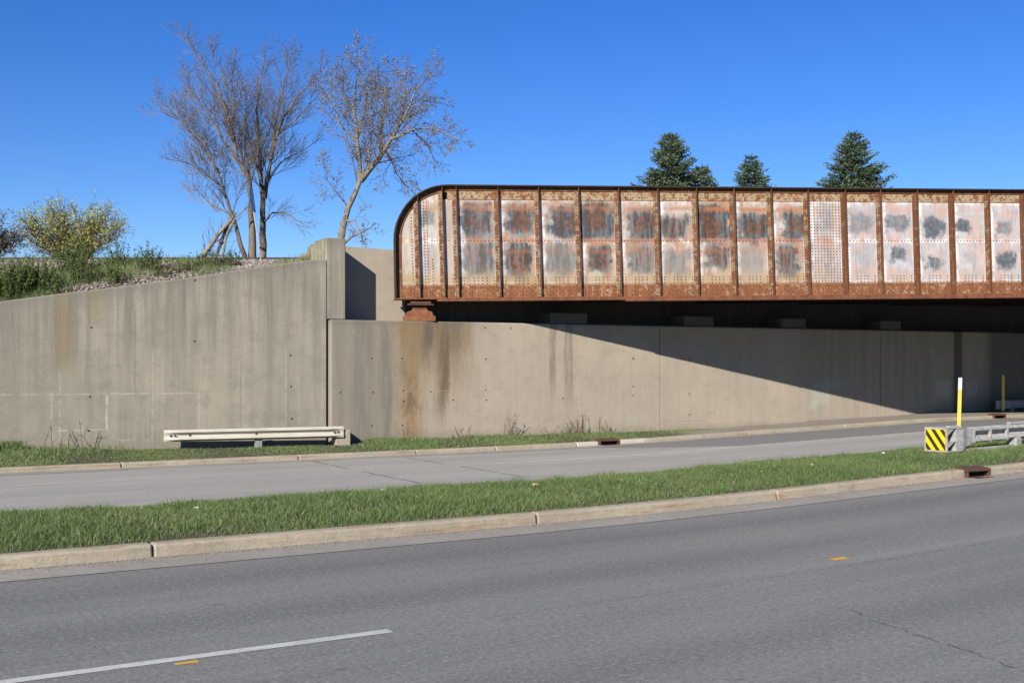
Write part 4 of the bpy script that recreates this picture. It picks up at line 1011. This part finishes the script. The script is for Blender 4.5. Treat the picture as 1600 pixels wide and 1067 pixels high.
# ------------------------------------------------------------------ vegetation helpers
def leaf(b, tint, p, d, L, w_, t_, r):
    d = d.normalized(); s_ = d.orthogonal(); s_.rotate(Matrix.Rotation(r.uniform(0, 6.28), 3, d)); s_ = s_.normalized()*w_
    b.face([p, p + d*L*.5 + s_, p + d*L, p + d*L*.5 - s_]); tint += [t_]*4
def rnd(r): return Vector((r.gauss(0, 1), r.gauss(0, 1), r.gauss(0, 1))).normalized()
def grow(c, p, d, L, rad, lvl, r, par):
    """c: dict of meshes; recursive branch"""
    n = 5 if lvl < 2 else 3; pts_ = [p.copy()]; dd = d.normalized()
    for k in range(n):
        dd = (dd + rnd(r)*par['jit'] + Vector((0, 0, par['up']))*(1 if lvl < 3 else .6)).normalized()
        pts_.append(pts_[-1] + dd*(L/n))
    rads = [rad*(1 - .8*k/n) for k in range(n + 1)]
    (c['limb'] if lvl < 1 else c['twig']).tube(pts_, rads, 5 if lvl < 1 else 3, cap=False)
    if 'leaf' in c and lvl >= 2:
        for k in range(1, n + 1):
            for _ in range(par['leafn']):
                if r.random() < par['leafp']:
                    leaf(c['leaf'], c['tint'], pts_[k] + rnd(r)*.03, rnd(r) + Vector((0, 0, par.get('droop', 0))), par['leafL']*r.uniform(.6, 1.3), par['leafL']*.28, r.random(), r)
    if lvl < par['max']:
        step = par['step'][lvl]; m = max(2, int(L/step)); az = r.uniform(0, 6.28)
        for k in range(m):
            f = .18 + .8*(k + r.random()*.6)/m; i = min(int(f*n), n - 1); q = pts_[i].lerp(pts_[i+1], f*n - i)
            ax_ = (pts_[i+1] - pts_[i]).normalized(); az += 2.4 + r.uniform(-.5, .5)
            s_ = ax_.orthogonal().normalized(); s_.rotate(Matrix.Rotation(az, 3, ax_))
            ang = R(r.uniform(*par['ang'])); nd = ax_*math.cos(ang) + s_*math.sin(ang)
            grow(c, q, nd, L*r.uniform(*par['ratio'])*(1 - .45*f), max(rad*.5*(1 - .6*f), par['rmin']), lvl + 1, r, par)
def guided(c, px, Y, r, rads, par, br_len=(1.0, 2.0), step=.32, dep=0, start=.1, sides=7, lvl=0, free=1):
    """limb through image-derived points set at real depth, then side growth all round"""
    pts_ = []; n = len(px)
    for k, (x, y) in enumerate(px): pts_.append(P(x, y, Y + dep*k/(n - 1)))
    # resample with slight crookedness
    q = [pts_[0]]
    for k in range(n - 1):
        m = max(1, int((pts_[k+1] - pts_[k]).length/.4))
        for j in range(1, m + 1): q.append(pts_[k].lerp(pts_[k+1], j/m) + rnd(r)*.035*(0 if j == m else 1))
    N = len(q); rr_ = [(rads[0] + (rads[1] - rads[0])*(k/(N-1))**.55) for k in range(N)]
    c['limb'].tube(q, rr_, sides)
    tot = sum((q[k+1] - q[k]).length for k in range(N-1)); d = 0; az = r.uniform(0, 6); nxt = tot*start
    for k in range(N - 1):
        sl_ = (q[k+1] - q[k]).length
        while d + sl_ > nxt:
            f = nxt/tot; p = q[k].lerp(q[k+1], (nxt - d)/sl_); ax_ = (q[k+1] - q[k]).normalized()
            az += 2.4 + r.uniform(-.6, .6); s_ = ax_.orthogonal().normalized(); s_.rotate(Matrix.Rotation(az, 3, ax_))
            ang = R(r.uniform(*par['ang'])); L = r.uniform(*br_len)*1.3*(1.12 - .62*f)
            grow(c, p, ax_*math.cos(ang) + s_*math.sin(ang), L, max(.3*rr_[k], par['rmin']*1.5), 1, r, par)
            nxt += step*.82*r.uniform(.7, 1.3)
        d += sl_
    grow(c, q[-1], q[-1] - q[-2], br_len[0]*.6, rads[1], 1, r, par)
def tree_obj(name, label, base, c, m_l, m_t, m_leaf=None, group=None):
    t = thing(name, label, 'tree', tuple(base), group)
    c['limb'].build('trunk', m_l, t, smooth=True); 
    tw = c['twig'].build('branches', m_t, t)
    if 'leaf' in c: c['leaf'].build('leaves', m_leaf, t, attrs={'tint': c['tint']})
    return t
def newc(lf=False):
    c = dict(limb=MB(), twig=MB())
    if lf: c['leaf'] = MB(); c['tint'] = []
    return c
bare = dict(jit=.12, up=.11, max=3, step=(.4, .15, .095), ang=(22, 46), ratio=(.48, .70), rmin=.0068, leafn=0, leafp=0, leafL=0)
h2 = lambda L: [(x/2, y/2) for x, y in L]
# left bare tree
r = random.Random(21); c = newc(); Y = 46
guided(c, h2([(790, 860), (788, 700), (780, 560), (742, 500), (715, 380), (680, 270), (625, 180), (572, 105)]), Y, r, (.22, .02), bare, (1.0, 1.9), .30, 0, .35)
guided(c, h2([(768, 860), (765, 800), (720, 660), (690, 560), (640, 450), (570, 380), (500, 345)]), Y, r, (.13, .015), bare, (1.0, 1.9), .28, -1.5, .3)
guided(c, h2([(704, 590), (640, 545), (590, 510), (540, 500)]), Y - .6, r, (.05, .01), bare, (.8, 1.4), .28, -1)
guided(c, h2([(722, 400), (735, 330), (722, 250), (735, 170)]), Y, r, (.06, .01), bare, (.7, 1.2), .28, 1)
guided(c, h2([(742, 500), (690, 430), (650, 350), (600, 290), (575, 220)]), Y, r, (.07, .01), bare, (.8, 1.5), .26, 2.2)
guided(c, h2([(780, 600), (775, 520), (765, 440), (770, 380)]), Y, r, (.08, .012), bare, (.8, 1.3), .28, 1.5)
guided(c, h2([(722, 670), (660, 640), (620, 600), (585, 580)]), Y - .5, r, (.04, .008), bare, (.7, 1.2), .3, 1.5)
guided(c, h2([(688, 540), (620, 440), (580, 400), (530, 330)]), Y - .7, r, (.05, .008), bare, (.8, 1.4), .26, 1.5)
tree_obj('bare_tree', 'tall bare tree with limbs sweeping up to the left, left of the other bare tree', P(394, 430, Y), c, M['bark'], M['twig'])
# fallen trunk leaning on it
r = random.Random(4); c = newc()
guided(c, h2([(610, 850), (640, 790), (680, 735), (725, 685)]), 45.5, r, (.12, .07), dict(bare, max=2), (.5, 1.1), .6)
guided(c, h2([(655, 850), (690, 760), (722, 680)]), 45.7, r, (.09, .06), dict(bare, max=2), (.5, 1.1), .5)
guided(c, h2([(690, 830), (706, 745), (735, 680), (765, 655)]), 45.3, r, (.06, .03), dict(bare, max=2), (.5, 1.1), .5)
tree_obj('dead_tree', 'broken dead trunks leaning against the left bare tree just above the track', P(305, 425, 45.5), c, M['barkpale'], M['twig'])
# right bare tree
r = random.Random(33); c = newc(); Y = 48
guided(c, h2([(822, 860), (822, 700), (822, 620), (815, 540), (808, 440), (803, 340), (815, 240), (830, 160)]), Y, r, (.22, .015), bare, (.9, 1.6), .28, 0, .35)
guided(c, h2([(826, 620), (838, 545), (858, 450), (885, 370), (930, 300), (1010, 215)]), Y, r, (.12, .012), bare, (.9, 1.7), .26, -1.5, .15)
guided(c, h2([(845, 500), (860, 400), (880, 300), (900, 220), (918, 150)]), Y - .5, r, (.09, .012), bare, (.8, 1.5), .26, 1)
guided(c, h2([(815, 560), (790, 470), (765, 390), (770, 300), (755, 240)]), Y, r, (.08, .012), bare, (.8, 1.4), .27, 1.8)
guided(c, h2([(835, 570), (880, 505), (930, 480), (990, 440)]), Y, r, (.06, .01), bare, (.7, 1.3), .28, 1.2)
guided(c, h2([(822, 700), (850, 665), (890, 665), (960, 705)]), Y, r, (.05, .01), dict(bare, up=.0), (.6, 1.2), .3, -1.2)
guided(c, h2([(870, 420), (920, 380), (965, 330), (1000, 290)]), Y - .8, r, (.05, .01), bare, (.7, 1.3), .28, -1)
tree_obj('bare_tree', 'upright bare tree with a forked rounded crown, right of the other bare tree', P(411, 430, Y), c, M['bark'], M['twig'])
# budding tree by the pillar
r = random.Random(12); c = newc(True); Y = 44
bud = dict(bare, jit=.18, up=.05, leafn=2, leafp=.42, leafL=.07, rmin=.0055, step=(.4, .15, .12), ang=(30, 60))
guided(c, h2([(1060, 860), (1066, 745), (1088, 650), (1125, 565), (1116, 440), (1103, 330), (1120, 230), (1125, 150)]), Y, r, (.20, .012), bud, (.9, 1.5), .32, 0, .4)
guided(c, h2([(1125, 565), (1185, 495), (1225, 430), (1262, 370), (1300, 280), (1350, 225)]), Y, r, (.16, .012), bud, (.9, 1.5), .30, -1)
guided(c, h2([(1222, 435), (1290, 405), (1350, 400), (1405, 425), (1455, 440)]), Y - .4, r, (.07, .01), bud, (.7, 1.2), .3, -1)
guided(c, h2([(1190, 490), (1190, 390), (1205, 290), (1205, 215)]), Y - .2, r, (.08, .01), bud, (.8, 1.3), .3, 1.5)
guided(c, h2([(1205, 470), (1240, 545), (1290, 600)]), Y, r, (.05, .01), dict(bud, up=-.05), (.6, 1.1), .3, 1)
guided(c, h2([(1112, 440), (1060, 390), (1040, 320), (1050, 260)]), Y, r, (.06, .01), bud, (.7, 1.3), .3, 1)
guided(c, h2([(1090, 650), (1050, 600), (1020, 560), (1010, 500)]), Y, r, (.04, .008), bud, (.6, 1.1), .32, -1.2)
guided(c, h2([(1262, 370), (1320, 340), (1370, 320), (1400, 330)]), Y, r, (.05, .008), bud, (.6, 1.1), .3, 1)
guided(c, h2([(1150, 545), (1160, 440), (1155, 340), (1165, 260)]), Y, r, (.05, .008), bud, (.7, 1.2), .3, -1.4)
guided(c, h2([(1075, 690), (1110, 690), (1130, 740), (1150, 790)]), Y, r, (.05, .02), dict(bud, up=-.02), (.6, 1.0), .35, -.6)
guided(c, h2([(1064, 770), (1100, 740), (1158, 712)]), Y - 1, r, (.06, .02), bud, (.5, .8), .4, -.6)
guided(c, h2([(1280, 400), (1340, 460), (1370, 520)]), Y, r, (.04, .008), dict(bud, up=-.06), (.6, 1.1), .3, .6)
guided(c, h2([(1116, 440), (1140, 350), (1150, 260), (1160, 200)]), Y + .5, r, (.05, .008), bud, (.7, 1.2), .3, 1)
guided(c, h2([(1240, 400), (1270, 330), (1260, 260), (1270, 210)]), Y, r, (.05, .008), bud, (.7, 1.2), .3, .8)
guided(c, h2([(1103, 340), (1070, 300), (1075, 240), (1090, 190)]), Y, r, (.04, .008), bud, (.7, 1.1), .3, -.8)
tree_obj('budding_tree', 'leaning pale-barked tree with sparse brown-yellow buds behind the concrete pillar', P(531, 430, Y), c, M['barkpale'], M['twigpale'], M['bud'])
# rounded yellow-green tree on the left
def bushtree(cx, top, halfw, Y, seed, name, label, stems, leafp, m_leaf, n2=.3, ll=.09):
    r = random.Random(seed); c = newc(True); base = P(cx, 440, Y); hgt = (440 - top)/F*Y; hw = halfw/F*Y
    par = dict(bare, jit=.16, up=.07, max=3, leafn=2, leafp=leafp, leafL=ll, rmin=.005, step=(.4, .22, .2), ang=(20, 48))
    for k in range(stems):
        a = r.uniform(0, 6.28); q = r.random()**.5
        e = base + Vector((math.cos(a)*hw*q*.8, math.sin(a)*hw*q*.8, hgt*(.82*math.sqrt(max(0, 1 - q*q*.8)) + .05)))
        s0 = base + Vector((math.cos(a)*.3*q, math.sin(a)*.3*q, 0)); mid = s0.lerp(e, .5) + Vector((0, 0, .25)) - Vector((math.cos(a), math.sin(a), 0))*.12*hw*q
        pl_ = [s0, s0.lerp(mid, .5) + rnd(r)*.05, mid, mid.lerp(e, .5) + rnd(r)*.05, e]
        c['limb'].tube(pl_, [.06, .045, .03, .02, .01], 5, cap=False)
        for j in range(14):
            f = .3 + .7*j/13; i = min(int(f*4), 3); p = pl_[i].lerp(pl_[i+1], f*4 - i); d = (pl_[i+1] - pl_[i]).normalized()
            grow(c, p, d + rnd(r)*.7, r.uniform(.45, .95), .012, 1, r, par)
    return tree_obj(name, label, base, c, M['twig'], M['twigpale'], m_leaf)
bushtree(116, 316, 104, 44, 3, 'leafing_tree', 'low rounded tree with fresh yellow-green leaves beyond the track at left', 50, .30, M['yleaf'], ll=.08)
bushtree(-28, 325, 55, 42, 9, 'leafing_tree', 'brownish twiggy tree cut by the left edge of the photo beyond the track', 18, .25, M['bud'])
r = random.Random(2); c = newc(True)
guided(c, [(-150, 440), (-145, 330), (-120, 270), (-60, 245), (-20, 246)], 40, r, (.2, .02), dict(bud, leafp=.6, max=2), (.5, .6), .3)
tree_obj('leafing_tree', 'leafy branch tip poking in high at the left edge of the photo', P(-150, 430, 40), c, M['bark'], M['twigpale'], M['yleaf'])

# spruces
def spruce(px, top, Y, seed, label, width, side=None, tone=0):
    r = random.Random(seed); tip = P(px, top, Y); zb = 4.85; Ht = tip.z - zb; base = Vector((tip.x, Y, zb))
    t = thing('spruce_tree', label, 'tree', tuple(base), 'spruces beyond the bridge')
    b = MB(); b.tube([base, base.lerp(tip, .5), tip], [.22, .10, .012], 7); b.build('trunk', M['bark'], t, smooth=True)
    b = MB(); tint = []
    z = 0.12; sc = width
    while z < Ht - .5:
        vis = z < 4.2; nb = r.randint(6, 8) if vis else 5
        a0 = r.uniform(0, 6.28)
        for k in range(nb):
            a = a0 + k*6.283/nb + r.uniform(-.3, .3); lob = 1 + .10*math.sin(a*2 + seed*1.7 + z*1.3) + .10*math.sin(a*3 - z*2.1 + seed)
            if z > .8 and r.random() < .07: continue
            L = lob*sc*(z**.85)*r.choice((.7, .85, .95, 1.0, 1.12))*r.uniform(.85, 1.1) + .12
            d = Vector((math.cos(a), math.sin(a), .35 - .09*min(z, 5) + r.uniform(-.1, .15))).normalized()
            p0 = Vector((base.x, base.y, tip.z - z)); n = max(3, int(L/.10)) if vis else max(3, int(L/.3))
            for j in range(n):
                f = (j + .6)/n; p = p0 + d*L*f + Vector((0, 0, -.10*L*f*(1 - f) + .10*f*f*L))
                side_l = (.20 + .36*L*(1 - f))*r.uniform(.7, 1.2)
                for sd in (-1, 1, 0):
                    q = (d*(1 if sd == 0 else .65) + Vector((-d.y, d.x, 0))*sd*.8 + Vector((0, 0, r.uniform(-.25, .12)))).normalized()
                    m = max(2, int(side_l/.07)) if vis else 2
                    tt = min(1, max(0, .25 + .35*f + r.uniform(-.2, .25) + tone))
                    for w_ in range(m):
                        e = p + q*side_l*(w_ + .5)/m + rnd(r)*.03; ll = .13 if vis else .3
                        dd = (q + rnd(r)*.55 + Vector((0, 0, .25))).normalized()
                        s_ = dd.cross(rnd(r)).normalized()*ll*.26
                        b.face([e, e + dd*ll*.5 + s_, e + dd*ll, e + dd*ll*.5 - s_]); tint += [min(1, max(0, tt + r.uniform(-.15, .15)))]*4
        z += r.uniform(.15, .24) if vis else .55
    for k in range(18):
        e = tip + Vector((0, 0, -r.uniform(-.1, .35))); dd = (Vector((0, 0, 1)) + rnd(r)*.5).normalized(); s_ = dd.orthogonal().normalized()*.02
        b.face([e, e + dd*.08 + s_, e + dd*.2, e + dd*.08 - s_]); tint += [.9]*4
    b.build('crown', M['needle'], t, attrs={'tint': tint})
spruce(1047, 212, 60, 1, 'leftmost spruce, broad dark green top above the bridge', .70, tone=.12)
spruce(1096, 262, 61, 2, 'small spruce top just right of the broad leftmost spruce', .62, tone=.08)
spruce(1174, 246, 66, 3, 'narrow middle spruce, the bluish tip above the bridge', .60, tone=-.02)
spruce(1334, 210, 58, 4, 'rightmost spruce, full bluish green top standing alone above the bridge', .66, tone=.0)

# ------------------------------------------------------------------ bank shrubs and weeds
def shrub(px, hpx, wpx, f, seed, label, stems=46, dense=1, green=0, name='bank_shrub', m='gleaf'):
    r = random.Random(seed)
    # X,Y on the bank at fraction f between wall and crest
    p = (px - 800)/F; X = p*30
    for _ in range(8): Y = leftY(X) + .4 + (crestY(X) - leftY(X) - .4)*f; X = p*Y
    base = Vector((X, Y, bankz(X, Y))); hh = hpx/F*Y; ww = wpx/F*Y/2
    t = thing(name, label, 'shrub', tuple(base), 'green shrubs on the gravel bank')
    st_, lf, ti = MB(), MB(), []
    for k in range(stems):
        a = r.uniform(0, 6.28); q = r.random()**.6; p0 = base + Vector((math.cos(a)*ww*q*.8, math.sin(a)*ww*q*.6, 0)); p0.z = bankz(p0.x, p0.y) - .03
        L = hh*r.uniform(.45, 1.05)*(1.1 - .4*q); d = Vector((math.cos(a)*.22*q + r.gauss(0, .07), math.sin(a)*.22*q, 1)).normalized()
        pts_ = [p0]; dd = d
        for j in range(5): dd = (dd + rnd(r)*.09).normalized(); pts_.append(pts_[-1] + dd*L/5)
        st_.tube(pts_, [.008, .007, .006, .005, .004, .002], 3, cap=False)
        n = int(L*46*dense)
        for j in range(n):
            f_ = .15 + .85*r.random(); i = min(int(f_*5), 4); e = pts_[i].lerp(pts_[i+1], f_*5 - i)
            leaf(lf, ti, e, (rnd(r) + Vector((0, 0, .7))), r.uniform(.05, .10), .013, min(1, max(0, r.random()*.8 + green)), r)
    st_.build('stems', M['twigpale'], t); lf.build('leaves', M[m], t, attrs={'tint': ti})
shrub(12, 66, 70, .10, 1, 'dense green shrub at the left end of the bank, on the wall top', 85, 1.3, .05)
shrub(52, 58, 70, .18, 2, 'bushy green shrub second from the left edge on the bank', 75, 1.2)
shrub(112, 62, 60, .55, 3, 'tall green shrub reaching above the rail near the left', 60, 1.0, .05)
shrub(132, 50, 55, .25, 4, 'green shrub halfway down the bank right of the dense left pair', 50, .9)
shrub(88, 32, 60, .08, 5, 'low dark green shrub close to the wall top at left', 50, 1.0, -.1)
shrub(180, 40, 34, .15, 6, 'small bright green shrub in the middle of the gravel slope', 34, .9, .1)
shrub(183, 50, 30, .72, 7, 'narrow green shrub breaking the rail line left of centre bank', 26, .8)
shrub(232, 48, 40, .50, 8, 'upright green shrub crossing the rail line in mid bank', 46, .9)
shrub(258, 30, 44, .25, 9, 'thin low shrub on the slope between two upright shrubs', 36, .5)
shrub(292, 32, 50, .35, 10, 'straggly brown-green shrub below the dead trunks, near the wall top', 42, .5)
shrub(325, 34, 44, .5, 11, 'straggly green shrub in front of the dead leaning trunks', 44, .8)
shrub(360, 30, 44, .5, 12, 'low green shrub in front of the left bare tree', 40, .8)
n = 95000; r = np.random.default_rng(11); X = r.uniform(-19, -5.6, n); f = r.random(n)**1.1
Ya = 30.3 + .418*(X + 4.93) + .42; Y = Ya + (33.6 + .1655*X - Ya)*f
den = (.5 + .5*np.sin(X*2.1 + 2*np.sin(f*4 + X))) * np.clip(1.0 - (X + 13)*.16, .06, 1) * np.where(f < .35, 1.7, 1.0); k = r.random(n) < den; X, Y, f = X[k], Y[k], f[k]
Z = np.array([bankz(a_, c_) for a_, c_ in zip(X, Y)])
grass_obj('bank_weeds', np.stack([X, Y, Z - .01], 1), .05, .26, 12, 'thin green and dry weeds scattered over the gravel bank', .30, wd=.005, bend=.8)
# dry clump next to the pillar
r = random.Random(77); base = P(488, 408, 31.6); t = thing('dry_grass_clump', 'clump of dry yellow-green stems behind the wall beside the pillar', 'grass clump', tuple(base))
b = MB(); ti = []
for k in range(700):
    p = base + Vector((r.uniform(-.30, .26), r.uniform(-.2, .3), -.15)); h_ = r.uniform(.25, .62)*(1 if p.x > base.x - .1 else .65)
    q = p + Vector((r.gauss(0, .06), r.gauss(0, .06), h_)); s_ = Vector((r.uniform(-1, 1), r.uniform(-1, 1), 0)).normalized()*.008
    b.face([p - s_, p + s_, q + s_*.3, q - s_*.3]); ti += [r.random()]*4
M['dryclump'] = mat_tint('dry_clump', [(.20, .17, .07), (.30, .26, .12), (.42, .37, .2)], .9); b.build('stalks', M['dryclump'], t, attrs={'tint': ti})
# dry weeds at the foot of the walls
def weed(px, py, hpx, seed, label, n=9, spread=.35, wall='low'):
    r = random.Random(seed); X, Y = (at_wall(px) if wall == 'low' else at_left(px)); Y -= .3; X = (px - 800)/F*Y
    base = Vector((X, Y, CH + (HZ - py)/F*Y)); t = thing('dry_weed', label, 'weed', tuple(base), 'dry weeds at the foot of the walls'); hh = hpx/F*Y*1.35
    b = MB(); ti = []
    for k in range(n):
        L = hh*r.uniform(.5, 1); d = (Vector((r.gauss(0, spread), r.gauss(0, spread*.6), 1))).normalized(); p = base + Vector((r.gauss(0, .08), r.gauss(0, .05), 0)); pl_ = [p]
        for j in range(5): d = (d + rnd(r)*.12 + Vector((0, 0, .05))).normalized(); pl_.append(pl_[-1] + d*L/5)
        b.tube(pl_, [.009, .008, .007, .006, .005, .003], 3, cap=False); ti += [r.random()]*18
        for j in range(5):
            i = r.randint(1, 4); q = pl_[i]; e = q + (rnd(r) + Vector((0, 0, .6))).normalized()*L*r.uniform(.12, .32); b.tube([q, q.lerp(e, .5) + rnd(r)*.02, e], [.005, .004, .002], 3, cap=False); ti += [r.random()]*9
            for z_ in range(3):
                w_ = q.lerp(e, r.random()) + rnd(r)*.012; s_ = rnd(r)*.012; b.face([w_, w_ + s_, w_ + rnd(r)*.014]); ti += [r.random()*.4]*3
    b.build('stalks', M['dry'], t, attrs={'tint': ti})
weed(902, 682, 34, 1, 'tallest dry weed at the foot of the abutment left of the far kerb inlet', 12, .25)
weed(886, 682, 20, 7, 'low dark dry weed leaning left of the tallest dry weed', 10, .5)
weed(793, 684, 32, 2, 'pale dry weed fanned against the abutment between the stained part and the tallest weed', 9, .22)
weed(722, 688, 24, 3, 'thin dry weed at the foot of the abutment right of the rust stain', 7, .4)
weed(946, 677, 22, 4, 'small dry weed just right of the tallest weed, above the inlet', 8, .35)
weed(75, 699, 32, 5, 'dry weed at the foot of the tall wall near the left edge', 3, .3, 'tall')
weed(128, 697, 36, 6, 'tall thin dry weed against the tall wall left of the guardrail', 4, .25, 'tall')
weed(860, 683, 12, 8, 'very small dry weed between the pale fanned weed and the low dark weed', 6, .5)
# grass tufts against the tall wall
for px, sd, lab in ((25, 1, 'coarse green grass tuft against the tall wall, right one of two at the left edge'), (-2, 2, 'coarse green grass tuft cut by the left edge at the tall wall foot')):
    r = random.Random(sd); X, Y = at_left(px); Y -= .35; X = (px-800)/F*Y; base = Vector((X, Y, .13)); t = thing('grass_tuft', lab, 'grass tuft', tuple(base)); b = MB(); ti = []
    for k in range(160):
        a = r.uniform(0, 6.28); L = r.uniform(.2, .42); d = Vector((math.cos(a)*r.uniform(.1, .9), math.sin(a)*.5, 1)).normalized(); p = base + Vector((r.gauss(0, .1), r.gauss(0, .06), 0)); m_ = p + d*L*.6; e = m_ + (d + Vector((d.x, d.y, -.5))).normalized()*L*.4; s_ = Vector((.007, 0, 0))
        b.face([p - s_, p + s_, m_ + s_*.8, m_ - s_*.8]); b.face([m_ - s_*.8, m_ + s_*.8, e]); ti += [r.random()*.6]*7
    b.build('blades', M['grass'], t, attrs={'tint': ti})

# ------------------------------------------------------------------ track sign, litter
t = thing('track_sign', 'narrow white railway sign seen almost edge-on, on a thin leaning post by the bare trees', 'sign', tuple(P(408, 412, 31.2)))
a_, c_ = P(409, 416, 31.3), P(396, 330, 32.2); b = MB(); b.tube([a_, c_ + (c_ - a_)*.35], .014, 6); b.build('post', M['galv'], t)
b = MB(); p0 = P(394.5, 313, 32.2)
def ST(p): return p0 + Vector((p.x*.12 - .06*p.z*2.2, p.x*1.0 + p.y*.25, p.z))
b.box(-.16, .16, -.018, .018, -.33, .33, 0, ST, .004); b.build('sign_plate', M['sheet'], t)
def litter(px, py, v, sz, m, label, seed):
    r = random.Random(seed); u = u_at(px, v); p = RP(u, v, float(med_z(v)) + .04 if 13.2 < v < 16.6 else .01); b = MB(); k = 5
    gr_ = [[p + Vector((i*sz/k + r.gauss(0, sz*.05), j*sz*.6/k, abs(r.gauss(0, sz*.18)))) for i in range(k)] for j in range(k)]
    b.quads(gr_); tag(b.build('litter', m, loc=tuple(p)), label, 'litter', 'litter on the median grass')
M['bluep'] = mat_simple('blue_white_wrapper', (.10, .16, .45), (.70, .72, .76), 12, .5); M['whitep'] = mat_simple('white_paper', (.75, .74, .70), (.65, .63, .58), 8, .8); M['tanp'] = mat_simple('tan_leaf', (.50, .38, .20), (.38, .28, .15), 8, .8)
litter(592, 770, 15.95, .13, M['bluep'], 'crumpled blue and white wrapper on the far edge of the median grass', 1)
litter(832, 765, 15.2, .10, M['tanp'], 'pale tan dry leaf lying in the middle of the median grass', 2)
litter(303, 790, 15.2, .07, M['whitep'], 'small white paper scrap in the left part of the median grass', 3)
litter(1267, 735, 14.8, .07, M['whitep'], 'small white scrap in the right part of the median grass', 4)
litter(1378, 712, 15.6, .07, M['whitep'], 'white scrap in the grass left of the striped terminal', 5)
for o in bpy.data.objects:
    if '_w' in o: del o['_w']
